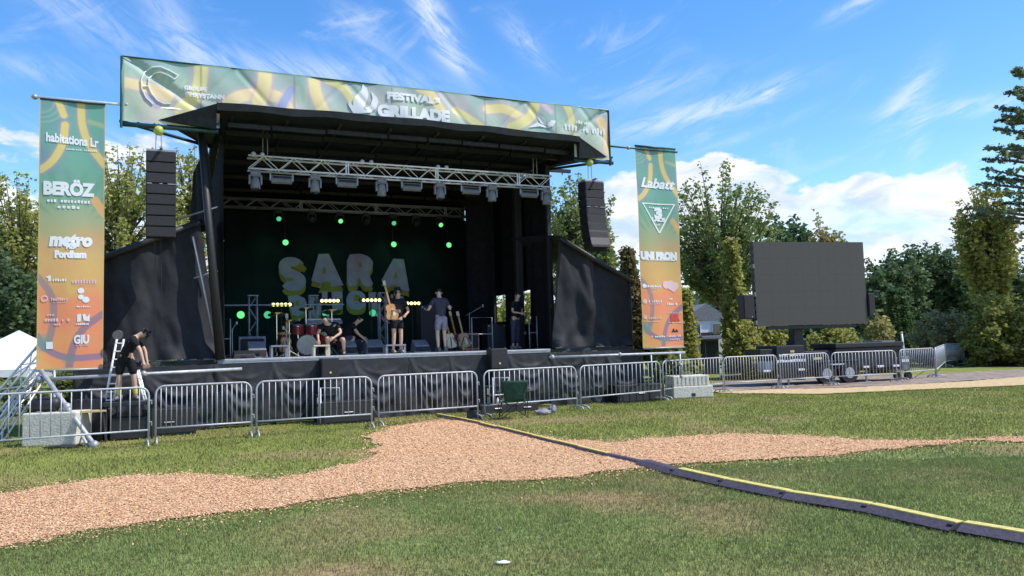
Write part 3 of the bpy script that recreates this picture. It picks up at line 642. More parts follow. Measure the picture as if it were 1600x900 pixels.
curtain('black cloth below the wider lit gap on the right side', (9.02, 2.35), (9.02, 3.33), DECK, 2.30)
curtain('black cloth below the narrow lit gap on the right side', (9.02, 4.3), (9.02, 5.1), DECK, 2.45)
curtain('tall black leg curtain standing inside the right side of the stage', (7.7, 4.4), (8.55, 4.2), DECK, 6.6)
# wing curtains
def wing(label, xi, xo, zi, zo, y, top_lean=0.0, ret=2.6):
    o = sthing('wing_curtain', label, 'wing curtain', xi, y, DECK, 'side wing curtains of the stage'); L = xo - xi; sg = 1 if L > 0 else -1
    b = MB()
    def fn(i, j):
        x = L * i; zt = (zi + (zo - zi) * i ** .92) - DECK; z = zt * j; x += top_lean * (1 - i) * j
        d = .03 * math.sin(abs(x) * 5 + j * 2 * sg) + .05 * math.exp(-((i * .9 + j * .8 - .75) / .09) ** 2) * (1 - j * .4) + .03 * math.exp(-((i - j * .9 - .05) / .07) ** 2) + (n1(x * 1.6, z * .45, 1.6, 3 + sg) - .5) * .12 + .022 * math.sin(x * 11 + 1.2 * math.sin(z * 1.1)) + (n1(x * 2.2 + z * .5, z * .7, 3.4, 8) - .5) * .05
        if j < .12: d += .10 * math.sin(i * 23) * (1 - j / .12) + .1 * (1 - j / .12)
        return (x, -d, z + .03)
    b.grid(52, 46, fn); b.build('cloth', M['wingv'], o, smooth=True)
    # rolled hem along the slope
    b = MB(); b.tube([(top_lean, -.05, zi - DECK + .05), (L * .5 + top_lean * .5, -.07, (zi - DECK) + (zo - zi) * .5 ** .92 + .06), (L, -.05, zo - DECK + .05)], .075, 8); b.build('hem', M['black'], o, smooth=True)
    b = MB()   # short sloping roof of the wing and its outer return
    b.grid(12, 8, lambda i, j: (L * i + top_lean * (1 - i) * (1 - j), ret * j, (zi + (zo - zi) * i ** .92) - DECK + .12 + .25 * j * (1 - .3 * i) + .04 * math.sin(i * 18 + j * 3))); b.build('wing_roof', M['wingv'], o, smooth=True)
    b = MB(); b.grid(16, 12, lambda i, j: (L + .04 * math.sin(i * 22), ret * i, (zo - DECK + .1 + .18 * i) * j + .02)); b.build('return', M['vinyl'], o, smooth=True)
    pole((L, 0, 0), (L, 0, zo - DECK), .05, 'frame_pole', 'black', 8, o)
    return o
wing('wrinkled black wing curtain left of the stage behind the man on the ladder', -.02, -2.95, 4.72, 3.62, .30, top_lean=-.45)
wing('wrinkled black wing curtain right of the stage below the right line array', 8.62, 11.25, 4.62, 3.42, .30, top_lean=.35)
# narrow upper side cloth at the left
o = sthing('side_cloth', 'narrow grey-black cloth hanging beside the upper left corner of the stage', 'curtain', -.3, .5, 4.7)
b = MB(); fabric(b, (-.38, .5, .05), (.2, 0, .05), (-.30, .3, 1.35), (.0, 0, 2.0), 12, 20, lambda i, j: float(.04 * math.sin(i * 17 + j * 3))); b.build('cloth', M['wingv'], o, smooth=True)

# ------------------------------------------------------------------ trusses
def box_truss(name, label, L, s, m, rc=.025, rl=.011, bay=.35, cat='truss', vertical=False, group=None, plates=True):
    o = thing(name, label, cat, (0, 0, 0), 0, group)
    P = (lambda a, y, z: (y, z, a)) if vertical else (lambda a, y, z: (a, y, z))
    for y in (-s / 2, s / 2):
        for z in (-s / 2, s / 2): MB().tube([P(0, y, z), P(L, y, z)], rc, 6).build('chord', M[m], o, smooth=True)
    k = max(1, int(L / bay)); bl = L / k
    for fy, fz in ((0, 1), (0, -1), (1, 0), (-1, 0)):
        b = MB()
        for i in range(k):
            sgn = 1 if i % 2 == 0 else -1; a0, a1 = i * bl, (i + 1) * bl
            if fy == 0: b.tube([P(a0, -sgn * s / 2, fz * s / 2), P(a1, sgn * s / 2, fz * s / 2)], rl, 5)
            else: b.tube([P(a0, fy * s / 2, -sgn * s / 2), P(a1, fy * s / 2, sgn * s / 2)], rl, 5)
        b.build('lacing', M[m], o)
    return o
def lay_truss(label, a, bb, v, s, m, hold=None, name='lighting_truss'):
    u0, h0 = S(a[0], a[1], v); u1, h1 = S(bb[0], bb[1], v); h = (h0 + h1) / 2
    o = box_truss(name, label, u1 - u0, s, m); o.location = W(u0, v, h); o.rotation_euler[2] = TH
    for q in range(1, int((u1 - u0) / 2.4) + 1): MB().box((q * 2.4, 0, 0), (.05, s + .06, s + .06)).build('joint_plate', M[m], o) if False else MB().tube([(q * 2.4 - .03, -s / 2, -s / 2), (q * 2.4 - .03, -s / 2, s / 2)], .02, 5).tube([(q * 2.4 + .03, -s / 2, -s / 2), (q * 2.4 + .03, -s / 2, s / 2)], .02, 5).build('joint', M[m], o)
    return u0, u1, h
FV = .6; fu0, fu1, fh = lay_truss('bright front lighting truss hanging under the roof lip', (387, 259), (858, 282), FV, .32, 'alu')
RV = 5.8; ru0, ru1, rh = lay_truss('dull rear lighting truss hanging upstage with green lamps below', (343, 318), (772, 333), RV, .27, 'dalu')
def hoist(label, px, py, v, hb, m='hoist', group='chain hoists'):
    u, h = S(px, py, v); o = sthing('chain_hoist', label, 'chain hoist', u, v, h - .1, group)
    b = MB(); b.lathe([(.05, -.10), (.09, -.07), (.11, 0), (.09, .07), (.05, .10)], (0, 0, .1), 12); b.build('motor', M[m], o, smooth=True)
    MB().tube([(0, 0, .2), (0, 0, .45)], .012, 5).build('hook', M['black'], o)
    for dx in (-.05, .05): MB().tube([(dx, 0, .05), (dx * 1.2, 0, hb - h + .1)], .011, 5).build('chain', M['dalu'], o)
    return o
hoist('orange chain hoist over the left end of the front truss', 414, 196, FV, fh + .15)
hoist('yellow chain hoist over the right end of the front truss', 835, 233, FV, fh + .15, 'hoisty')
hoist('lime chain hoist above the left line array', 248, 204, -.5, S(248, 236, -.5)[1], 'hoisty')
hoist('lime chain hoist above the right line array', 921, 254, -.5, S(921, 284, -.5)[1], 'hoisty')
# ------------------------------------------------------------------ stage lights
LG = 'lights hung from the trusses'
def moving_head(label, u, v, h, tilt=0.0, lit=None, scale=1.0, body='dalu', twin=True):
    o = sthing('moving_head_light', label, 'stage light', u, v, h, LG); s = scale
    MB().box((0, 0, -.06 * s), (.26 * s, .20 * s, .10 * s)).build('base', M[body], o, bev=.01)
    b = MB(); b.box((-.15 * s, 0, -.22 * s), (.05 * s, .10 * s, .26 * s)).box((.15 * s, 0, -.22 * s), (.05 * s, .10 * s, .26 * s)).box((0, 0, -.12 * s), (.34 * s, .12 * s, .04 * s)); b.build('yoke', M[body], o, bev=.008)
    hd = MB(); mt = Matrix.Rotation(tilt, 3, 'X'); hd.lathe([(.06 * s, .16 * s), (.10 * s, .12 * s), (.12 * s, 0), (.13 * s, -.16 * s), (.11 * s, -.18 * s)], (0, 0, -.30 * s), 12, m=mt); hd.build('head', M[body], o, smooth=True)
    c = Vector((0, 0, -.30 * s)) + mt @ Vector((0, 0, -.185 * s)); q = MB(); q.lathe([(.095 * s, 0), (.09 * s, -.02 * s)], c, 14, m=mt); q.build('lens', M[lit or 'lens'], o)
    for sc in (-1, 1): MB().tube([(sc * .08 * s, 0, -.02 * s), (sc * .08 * s, 0, .05 * s)], .015, 5).build('clamp', M['dalu'], o)
    return o
ordn = ['leftmost', 'second', 'third', 'fourth', 'fifth', 'sixth', 'seventh', 'eighth']
for i, px in enumerate((399, 492, 596, 687, 768, 853)):
    u = S(px, 275 + (px - 399) * .035, FV)[0]; moving_head(f'grey moving head light on the front truss, {ordn[i]} from the left', u, FV, fh - .20, R(-15 + 10 * (i % 3)), scale=.92, body='greyp')
for i, px in enumerate((440, 542, 643, 735, 826)):
    u = S(px, 285, FV)[0]; o = sthing('strobe_panel', f'flat rectangular strobe panel under the front truss, {ordn[i]} from the left', 'stage light', u, FV, fh - .52, LG)
    MB().box((0, 0, .16), (.50, .10, .20), rx=R(-25)).build('housing', M['greyp'], o, bev=.01); b = MB()
    for q in range(2): b.box((0, -.062 - .0 * q, .115 + q * .09), (.44, .01, .06), rx=R(-25))
    b.build('lens_strip', M['lens'], o); MB().box((-.27, 0, .22), (.03, .06, .2)).box((.27, 0, .22), (.03, .06, .2)).box((0, 0, .32), (.56, .04, .03)).build('bracket', M['dalu'], o)
for i, px in enumerate((396, 410, 566, 580, 684, 697)):
    u = S(px, 245, FV)[0]; o = sthing('lamp_pod', f'small silver lamp clamped on top of the front truss, {ordn[i]} from the left', 'stage light', u, FV, fh + .16, LG)
    MB().lathe([(.03, 0), (.055, .03), (.06, .10), (.03, .13)], (0, 0, 0), 10).build('housing', M['alu'], o, smooth=True); MB().box((0, 0, -.01), (.06, .05, .03)).build('clamp', M['dalu'], o)
def spot(parent, loc, target, power, col, size=R(60), name='beam'):
    l = bpy.data.lights.new(name, 'SPOT'); l.energy = power; l.color = col; l.spot_size = size; l.spot_blend = .8; l.shadow_soft_size = .08
    o = bpy.data.objects.new(name, l); C.objects.link(o); o.parent = parent; o.location = loc; d = Vector(target) - Vector(loc); o.rotation_euler = d.to_track_quat('-Z', 'Y').to_euler(); return o
rear = [(435, 345, 1), (487, 340, 0), (531, 349, 1), (572, 352, 0), (614, 350, 1), (650, 352, 0), (687, 352, 1), (735, 345, 0)]
for i, (px, py, lit) in enumerate(rear):
    u, h = S(px, py, RV); o = moving_head(f'{"lit green" if lit else "unlit"} moving head under the rear truss, {ordn[i]} from the left', u, RV, rh - .16, R(-62), lit=('glow' if i % 4 else 'glowd') if lit else None, scale=.8, body='black')
    if lit: spot(o, (0, .1, -.5), (random.uniform(-.6, .6), 1.0, -1.7), 7, (.12, 1, .5), R(100))
for i, (px, py) in enumerate([(345, 376), (446, 379), (615, 382), (701, 383)]):
    u, h = S(px, py, 6.6); o = sthing('par_lamp', f'small lit green lamp before the backdrop, {ordn[i]} from the left of four', 'stage light', u, 6.6, h - .1, LG)
    MB().lathe([(.06, .16), (.10, .10), (.11, -.02)], (0, 0, .1), 12, axis='Y').build('housing', M['black'], o, smooth=True); MB().lathe([(.095, 0), (.05, .02)], (0, -.03, .1), 12, axis='Y').build('lens', M['glow'], o)
    MB().tube([(0, .1, .1), (0, .1, 3.0)], .012, 5).build('hanging_cable', M['black'], o)

# ------------------------------------------------------------------ artist backdrop
BV = 7.0; bu0, bh0 = S(352, 545, BV); bu1, bh1 = S(742, 300, BV)
bd = sthing('artist_backdrop', 'black and teal backdrop cloth printed with the lettering SARA DUFOUR', 'backdrop', bu0, BV, DECK + .03)
mbd = mat('backdrop_cloth', (.010, .016, .017), .9, col2=(.008, .020, .019), vscale=.35, vary=.3, spec=.15)
b = MB(); b.grid(60, 12, lambda i, j: ((bu1 - bu0) * i, .03 * math.sin(i * 40), (6.2 - DECK) * j)); b.build('cloth', mbd, bd, smooth=True)
def LP(x, y): u, h = S(x, y, BV - .06); return (u - bu0, h - DECK - .03)
def glyph(polys, holes=(), dx=0, dy=8):
    """polys in photograph bearings on the backdrop plane; the olive block shadow sits behind the lilac face"""
    def rnd(p):
        if len(p) < 11: return p
        return [q for a, c in zip(p, p[1:] + p[:1]) for q in ((a[0] * .8 + c[0] * .2, a[1] * .8 + c[1] * .2), (a[0] * .2 + c[0] * .8, a[1] * .2 + c[1] * .8))]
    polys = [rnd(p) for p in polys]
    for p in polys: MB().prism([LP(x + dx, y + dy) for x, y in p], -.055, -.045).build('letter_shadow', M['olive'], bd)
    for p in polys: MB().prism([LP(x, y) for x, y in p], -.075, -.062).build('letter_face', M['lilac'], bd)
    for p in holes: MB().prism([LP(x, y) for x, y in p], -.09, -.082).build('letter_counter', M['olive'], bd)
Z = lambda pts: [(400 + x / 6.154, 380 + y / 6.154) for x, y in pts]
glyph([Z([(215, 230), (225, 180), (265, 145), (320, 132), (380, 138), (430, 165), (460, 200), (425, 240), (380, 225), (335, 222), (330, 240), (370, 262), (430, 285), (470, 320), (482, 375), (465, 425), (420, 455), (350, 462), (290, 450), (245, 410), (300, 370), (285, 345), (235, 300)])], [Z([(330, 222), (380, 225), (430, 185), (488, 245), (460, 285), (400, 250)]), Z([(290, 335), (350, 335), (370, 360), (310, 365)])])
glyph([Z([(600, 105), (700, 102), (840, 405), (600, 430), (620, 385), (565, 370), (530, 362)])], [Z([(650, 225), (665, 230), (680, 290), (635, 292)]), Z([(630, 380), (690, 368), (725, 385), (715, 425), (620, 428)])])
glyph([Z([(875, 110), (1010, 100), (1085, 130), (1125, 180), (1120, 230), (1080, 290), (1135, 412), (1030, 418), (985, 320), (975, 412), (872, 415)])], [Z([(990, 185), (1010, 190), (1022, 222), (1000, 232), (980, 220)]), Z([(980, 330), (1010, 412), (975, 415)])])
glyph([Z([(1320, 150), (1420, 155), (1475, 465), (1360, 440), (1340, 400), (1300, 405), (1285, 425), (1255, 430), (1245, 365), (1205, 358)])], [Z([(1345, 265), (1360, 335), (1325, 335)]), Z([(1300, 400), (1350, 405), (1365, 445), (1290, 440)])])
glyph([Z([(302, 510), (400, 500), (470, 530), (490, 590), (470, 660), (410, 700), (345, 690)])], [Z([(385, 550), (412, 560), (415, 600), (380, 600)])])
glyph([Z([(502, 520), (560, 512), (560, 640), (590, 650), (600, 560), (628, 560), (625, 690), (560, 700), (505, 680)])])
glyph([Z([(630, 465), (690, 460), (685, 540), (640, 545)]), Z([(725, 465), (830, 460), (835, 630), (800, 640), (735, 635)])])
glyph([Z([(960, 455), (1015, 462), (1050, 500), (1062, 550), (1050, 610), (1010, 640), (950, 642), (900, 625), (870, 580), (868, 530), (890, 480), (920, 460)])], [Z([(945, 505), (975, 495), (1000, 520), (995, 575), (960, 585), (935, 560)])])
glyph([Z([(1080, 470), (1155, 470), (1150, 520), (1195, 540), (1190, 640), (1110, 640), (1085, 600)])])
glyph([Z([(1295, 490), (1420, 515), (1410, 580), (1380, 600), (1400, 700), (1350, 700), (1330, 600), (1320, 690), (1290, 680)])])

# ------------------------------------------------------------------ banners
def seg_d(P, Q, pts, w):     # soft ribbon: smoothed polyline distance
    d = np.full(P.shape, 9.0); pts = np.array(pts, float)
    for _ in range(2):        # Chaikin
        if len(pts) > 2: a = pts[:-1] * .75 + pts[1:] * .25; b_ = pts[:-1] * .25 + pts[1:] * .75; pts = np.concatenate([pts[:1], np.stack([a, b_], 1).reshape(-1, 2), pts[-1:]])
    for a, b_ in zip(pts[:-1], pts[1:]):
        ab = b_ - a; t = np.clip(((P - a[0]) * ab[0] + (Q - a[1]) * ab[1]) / ((ab ** 2).sum() + 1e-9), 0, 1); d = np.minimum(d, np.hypot(P - a[0] - t * ab[0], Q - a[1] - t * ab[1]))
    return 1 - np.clip((d - w) / (w * .35 + .004), 0, 1)
L3 = lambda *c: np.array([(v / 255.0) ** 2.2 for v in c])
def blend(c, m, col): return c * (1 - m[:, None]) + col[None] * m[:, None]
BANM = mat('banner_cloth', (.5, .5, .5), .65, attr='Col', spec=.3, trans=.12, bump=.1, bscale=5)
def banner_mesh(name, w, h, st_, colfn, wave, parent, nm='banner_cloth'):
    nx, nz = int(w / st_), int(h / st_); X, Z_ = np.meshgrid(np.linspace(0, w, nx + 1), np.linspace(0, h, nz + 1)); x, z = X.ravel(), Z_.ravel()
    i = np.arange(len(x)).reshape(X.shape); F = np.stack([i[:-1, :-1], i[:-1, 1:], i[1:, 1:], i[1:, :-1]], -1).reshape(-1, 4)
    me = npmesh(nm, np.c_[x, wave(x, z), z], F, BANM, colfn(x, z), True); o = bpy.data.objects.new(nm, me); C.objects.link(o); o.parent = parent; return o
def pale(c, k):     # greyer, paler print colours
    g = c.mean(1)[:, None]; c = c * (1 - k) + g * k; return c * .86 + .085
def side_art(w, h):
    def fn(x, z):
        return pale(fn0(x, z), .10) * 1.12
    def fn0(x, z):
        s, t = x / w, 1 - z / h; q = s * w; p = t * h      # metres from the top left
        stops = [(0, L3(72, 140, 138)), (.18, L3(80, 150, 146)), (.33, L3(98, 158, 128)), (.42, L3(140, 160, 112)), (.5, L3(165, 158, 90)), (.58, L3(205, 155, 66)), (.7, L3(218, 150, 48)), (.85, L3(232, 140, 36)), (1, L3(238, 138, 36))]
        c = np.stack([np.interp(t, [a[0] for a in stops], [a[1][k] for a in stops]) for k in range(3)], 1)
        n = fbm(q, p, 1.6, 4, 61); n2 = fbm(q, p, 1.1, 3, 71)
        c = blend(c, np.clip((n - .52) * 5, 0, 1) * np.clip((t - .55) * 6, 0, 1) * .8, L3(205, 180, 30)); c = blend(c, np.clip((n2 - .52) * 5, 0, 1) * np.clip((t - .45) * 6, 0, 1) * .8, L3(238, 118, 52))
        c = blend(c, np.clip((n - .5) * 5, 0, 1) * np.clip((.42 - t) * 6, 0, 1) * .6, L3(96, 116, 150)); c = blend(c, np.clip((.5 - n2) * 5, 0, 1) * np.clip((.45 - t) * 6, 0, 1) * .6, L3(70, 160, 120))
        # palm-like fan of strokes in the middle
        ang = np.arctan2(p - .50 * h, q - .5 * w); rr = np.hypot(p - .50 * h, q - .5 * w); fan = (np.sin(ang * 26) > .25) * np.clip((rr - .5) * 4, 0, 1) * np.clip((1.45 - rr) * 4, 0, 1) * (ang < -.6) * (ang > -2.5)
        c = blend(c, fan * .45, L3(60, 140, 95))
        fan2 = (np.sin(np.hypot(q - .02, p - .05) * 60) > .3) * (np.hypot(q, p) < .55) * (np.hypot(q, p) > .2); c = blend(c, fan2 * .35, L3(140, 190, 120))
        def m(pts): return [(a * w, b_ * h) for a, b_ in pts]
        Y1 = L3(214, 190, 84); halo = L3(158, 120, 160)
        for pts, wd, col in (([(.27, 0), (.36, .055)], .055, Y1), ([(.38, .09), (.36, .165), (.20, .235), (.03, .265)], .06, Y1), ([(.62, .005), (.63, .08), (.73, .155), (1.0, .235)], .06, Y1), ([(.75, .07), (1.0, .085)], .035, L3(130, 175, 110))):
            c = blend(c, seg_d(q, p, m(pts), wd * 1.7) * .45, halo); c = blend(c, seg_d(q, p, m(pts), wd), col)
        for pts, wd, col in (([(0, .66), (.21, .72), (.26, .79), (.20, .885), (.11, .92)], .055, L3(140, 112, 116)), ([(.98, .80), (.68, .85), (.53, .92), (.48, 1.0)], .06, L3(128, 92, 120)), ([(0, .875), (.12, .925), (.46, .963), (.98, .955)], .055, L3(120, 96, 130)), ([(.85, .37), (1.0, .42)], .07, L3(230, 160, 60))):
            c = blend(c, seg_d(q, p, m(pts), wd) * .85, col)
        c = blend(c, np.clip(1 - np.hypot((s - .1) / .16, (t - .90) / .035), 0, 1) ** .5 * .8, L3(84, 140, 118)); c = blend(c, np.clip(1 - np.hypot((s - .48) / .12, (t - .965) / .02), 0, 1) ** .5 * .7, L3(96, 130, 110))
        e = (s < .018) | (s > .982) | (t > .994); c = np.where(e[:, None], L3(205, 170, 60)[None] * .9, c)
        return c
    return fn
def side_banner(label, pxl, pxr, pyt, pyb, seed):
    v = -.5; u0 = (S(pxl[0], pyt, v)[0] + S(pxl[1], pyb, v)[0]) / 2; u1 = (S(pxr[0], pyt, v)[0] + S(pxr[1], pyb, v)[0]) / 2
    h1 = S((pxl[0] + pxr[0]) / 2, pyt, v)[1]; h0 = S((pxl[1] + pxr[1]) / 2, pyb, v)[1]; w, h = u1 - u0, h1 - h0
    o = sthing('side_banner', label, 'banner', u0, v, h0, 'tall printed sponsor banners'); wave = lambda x, z: .020 * np.sin(x * 4.2 + z * .6 + seed) + .012 * np.sin(z * 2.2 + seed)
    banner_mesh('b', w, h, .013, side_art(w, h), wave, o); f = lambda x, z: float(.020 * math.sin(x * 4.2 + z * .6 + seed) + .012 * math.sin(z * 2.2 + seed))
    MB().tube([(0, 0, h + .01), (w, 0, h + .01)], .028, 8).build('top_rod', M['beam'], o, smooth=True); MB().tube([(0, 0, -.01), (w, 0, -.01)], .022, 8).build('bottom_rod', M['dalu'], o, smooth=True)
    return o, w, h, f
PW = M['print_w']; PP = M['print_p']
o, w, h, f = side_banner('long teal to orange banner left of the stage, reading BERÖZ and metro', (57, 62), (167.5, 158), 159, 577, 1.0)
T = lambda s, t: (s * w, (1 - t) * h)
def tx(body, s, t, size, wd, bold=.012, m=PW, shear=0.0, slope=0.0): x, z = T(s, t); return text(body, size, m, o, x, z, width=wd * w, bold=bold, fn=f, shear=shear, slope=slope)
def sm(s, t, wd, hh, n, m=PW): x, z = T(s, t); return smudge_line(m, o, x, z, wd * w, hh, n, fn=f)
tx('habitations Lr', .50, .148, .26, .80, .010, slope=-.05); sm(.64, .182, .48, .035, 16)
tx('BERÖZ', .46, .335, .36, .78, .022); sm(.45, .378, .66, .07, 13); sm(.45, .40, .36, .07, 5)
tx('metro', .49, .525, .36, .66, .024, shear=.15); tx('Plus', .50, .551, .10, .16, .006); tx('Pordham', .49, .578, .20, .48, .014)
sm(.33, .672, .22, .06, 6); sm(.70, .677, .38, .09, 9, PP); sm(.70, .69, .38, .015, 14, PP); sm(.33, .742, .26, .07, 8, PP); sm(.33, .754, .24, .015, 9, PP)
sm(.30, .818, .38, .07, 9, PP); sm(.30, .835, .1, .04, 3, PP); sm(.20, .80, .12, .04, 3, PP); sm(.70, .77, .22, .04, 7); sm(.68, .835, .2, .04, 7); sm(.68, .912, .2, .04, 7, PP); tx('GIU', .67, .893, .24, .23, .012)
def logo(polys, m=PW, dx=0, dz=0, name='logo'):
    for p in polys:
        q_o = MB().prism([(T(a, b_)[0], T(a, b_)[1]) for a, b_ in p], -.001, .0).build(name, m, o); refine(q_o.data, .07)
        for v_ in q_o.data.vertices: v_.co.y += f(v_.co.x, v_.co.z) - .008
circ = lambda cs, ct, r, n=14, a0=0, a1=6.283: [(cs + r * math.cos(a0 + (a1 - a0) * k / n), ct + r * math.sin(a0 + (a1 - a0) * k / n) * w / h) for k in range(n)]
def ring(cs, ct, r, r2, m, a0=0.3, a1=6.5):
    x, z = T(cs, ct); b = MB(); n = 22
    for k in range(n):
        t0, t1 = a0 + (a1 - a0) * k / n, a0 + (a1 - a0) * (k + 1) / n
        P = [(x + q * math.cos(t) * w, f(x, z) - .012, z + q * math.sin(t) * w) for q, t in ((r, t0), (r, t1), (r2, t1), (r2, t0))]; b.add(P, [(0, 1, 2, 3)])
    b.build('logo', m, o)
logo([[(.12, .660), (.20, .655), (.20, .675), (.16, .678), (.165, .668)]]); ring(.11, .74, .052, .035, PP)
logo([circ(.655, .712, .050), circ(.655, .735, .045), circ(.73, .745, .055)]); logo([[(.60, .80), (.66, .797), (.66, .825), (.60, .828)], [(.68, .80), (.72, .797), (.75, .81), (.79, .797), (.79, .826), (.70, .822)]])
logo([[(.14, .898), (.24, .898), (.24, .924), (.14, .924)]])
o, w, h, f = side_banner('long teal to orange banner right of the stage, reading Labatt and UNI PRON', (994, 1003), (1056, 1068), 231, 543, 2.4)
tx('Labatt', .52, .185, .40, .84, .014, shear=.35, slope=-.03)
logo([[(.10, .283), (.92, .283), (.92, .289), (.10, .289)], [(.10, .283), (.13, .283), (.53, .428), (.50, .434)], [(.89, .283), (.92, .283), (.53, .434), (.50, .428)]])
sm(.51, .305, .5, .05, 10); tx('3', .50, .335, .40, .20, .03); tx('LACS', .50, .366, .14, .34, .012); sm(.51, .39, .16, .05, 3)
tx('UNI PRON', .47, .548, .28, .90, .026, m=PW); sm(.5, .566, .74, .05, 16)
sm(.30, .698, .38, .07, 9); sm(.30, .71, .2, .04, 6, PP); logo([circ(.08, .696, .045)]); logo([circ(.62, .69, .085), circ(.74, .692, .10), circ(.85, .695, .08), circ(.80, .708, .07)], PP)
sm(.32, .772, .34, .07, 8); sm(.32, .785, .3, .03, 7, PP); logo([circ(.08, .772, .05)], PP); sm(.70, .76, .12, .06, 3); sm(.72, .785, .30, .08, 7); tx('JGR', .80, .855, .24, .24, .02, m=mat('print_red', (.6, .06, .04), .6)); sm(.80, .83, .36, .03, 9, PP); sm(.80, .878, .36, .03, 9, PP)
sm(.30, .855, .30, .06, 7, PP); sm(.25, .872, .3, .025, 8, PP); logo([circ(.07, .85, .04)], PP); sm(.36, .945, .34, .06, 8); sm(.78, .945, .32, .04, 8); sm(.80, .96, .3, .03, 7)
logo([[(.70, .925), (.76, .905), (.80, .925)], [(.78, .925), (.83, .91), (.88, .925)]], M['black'])
# top banner
ub0 = -2.08; ub1 = 10.24; hb0, hb1 = 6.80, 8.24; v = -.56
to = sthing('roof_banner', 'long green and yellow banner along the stage roof, reading FESTIVAL GRILLADE', 'banner', ub0, v, hb0); w, h = ub1 - ub0, hb1 - hb0
def tp(x, y): u, hh = S(x, y, v); return (u - ub0, hh - hb0)
RB = [([(190, 128), (230, 135), (262, 150)], .10, (222, 190, 110)), ([(314, 98), (314, 130), (304, 152), (283, 170)], .12, (222, 205, 90)), ([(345, 172), (372, 150), (405, 147), (440, 152), (452, 175)], .12, (228, 196, 112)), ([(414, 112), (413, 135), (405, 160)], .13, (224, 200, 100)),
      ([(491, 118), (492, 145), (508, 178)], .12, (226, 196, 96)), ([(512, 124), (535, 133), (552, 158)], .08, (220, 205, 90)), ([(655, 138), (672, 145), (688, 172)], .10, (226, 200, 90)), ([(712, 172), (735, 185), (752, 198)], .08, (220, 205, 90)),
      ([(762, 170), (790, 168), (822, 188)], .10, (228, 205, 90)), ([(836, 155), (834, 178), (818, 192), (800, 198)], .11, (220, 205, 80)), ([(882, 162), (892, 180), (896, 205)], .08, (215, 205, 90)), ([(940, 190), (952, 215), (950, 235)], .12, (225, 180, 90)), ([(228, 150), (245, 165)], .06, (150, 140, 170)), ([(455, 140), (440, 165), (437, 180)], .08, (120, 140, 190)), ([(845, 160), (860, 175)], .05, (190, 150, 180))]
RB = [([tp(*p) for p in pts], wd, L3(*c)) for pts, wd, c in RB]
def topart(x, z):
    t = z / h; c = L3(104, 156, 144)[None] * t[:, None] ** .8 + L3(186, 188, 140)[None] * (1 - t[:, None] ** .8)
    n = fbm(x, z, .9, 4, 81); n2 = fbm(x + 9, z * 1.5, 1.3, 4, 83); c = blend(c, np.clip((n - .5) * 4, 0, 1) * .5, L3(160, 165, 175)); c = blend(c, np.clip((n2 - .5) * 5, 0, 1) * .55, L3(90, 160, 140)); c = blend(c, np.clip((.42 - n) * 5, 0, 1) * .5, L3(195, 165, 175))
    for cx, cz in ((.7, 1.2), (3.9, 1.1), (6.9, 1.2), (9.2, 1.3), (11.2, 1.0)):
        ang = np.arctan2(z - cz + .9, x - cx); rr = np.hypot(z - cz + .9, x - cx); c = blend(c, ((np.sin(ang * 30) > .3) & (rr > .5) & (rr < 1.0) & (ang > .3) & (ang < 2.7)) * .35, L3(150, 200, 110))
    for pts, wd, col in RB: c = blend(c, seg_d(x, z, pts, wd * 1.5) * .45, L3(196, 140, 160)); c = blend(c, seg_d(x, z, pts, wd), col)
    sm_ = np.zeros(x.shape)
    for px in (314, 460, 612, 758, 866): sm_ = np.maximum(sm_, np.clip(1 - np.abs(x - tp(px, 150)[0]) / .03, 0, 1))
    c = blend(c, sm_ * .6, L3(50, 80, 70)); e = (x < .06) | (z > h - .035); return np.where(e[:, None], L3(84, 140, 104)[None], c)
def twave(x, z):
    x = np.asarray(x, float); z = np.asarray(z, float); d = .03 * np.sin(x * 1.6) + .012 * np.sin(x * 6 + z * 5)
    for cx in (2.35, 4.9, 7.3, 9.7, 11.4): r = (x - cx) ; d = d + .022 * np.exp(-((np.abs(r) - .9 * (1.44 - z) ) / .09) ** 2) * np.clip(z, 0, 1)
    return d + .06 * np.exp(-(((x - .1) * .70 - (1.44 - z) * 1.0) / .10) ** 2) * (x < 2.0) + .05 * np.exp(-(((12.2 - x) * .8 - (1.44 - z)) / .10) ** 2) * (x > 10)  # left diagonal fold shaped so its shading stands in for the brace's dark band
o = to; f = lambda x, z: float(twave(x, z)) - .01
tb = banner_mesh('b', w, h, .022, lambda x, z: pale(topart(x, z), .28) * 1.28 + .02, twave, to)
bmx = bmesh.new(); bmx.from_mesh(tb.data)   # the middle of the cloth stops at the roof membrane
dead = [fc_ for fc_ in bmx.faces if 2.0 < fc_.calc_center_median().x < 11.15 and fc_.calc_center_median().z < .44]
bmesh.ops.delete(bmx, geom=dead, context='FACES'); bmx.to_mesh(tb.data); bmx.free()
MB().tube([(0, .02, h), (w, .02, h)], .018, 6).build('top_rod', M['beam'], to); MB().tube([(w, .02, -.15), (w, .02, h)], .03, 6).build('end_rod', M['black'], to); MB().tube([(0, .02, -.15), (0, .02, h)], .03, 6).build('end_rod', M['beam'], to)
sl = 0.0
def tt(body, px, py, size, wpx, bold=.02, shear=0): x, z = tp(px, py); x0, _ = tp(px - wpx / 2, py); x1, _ = tp(px + wpx / 2, py); return text(body, size, PW, to, x, z, width=x1 - x0, bold=bold, fn=f, shear=shear)
tt('FESTIVAL', 642, 154, .24, 74, .016); tt('S', 683, 158, .16, 8, .01); tt('GRILLADE', 647, 179, .40, 112, .028)
x, z = tp(300, 139); tt('GROUPE', 306, 138.5, .13, 36, .006); tt('CHRYSTANN', 320, 150, .14, 62, .007)
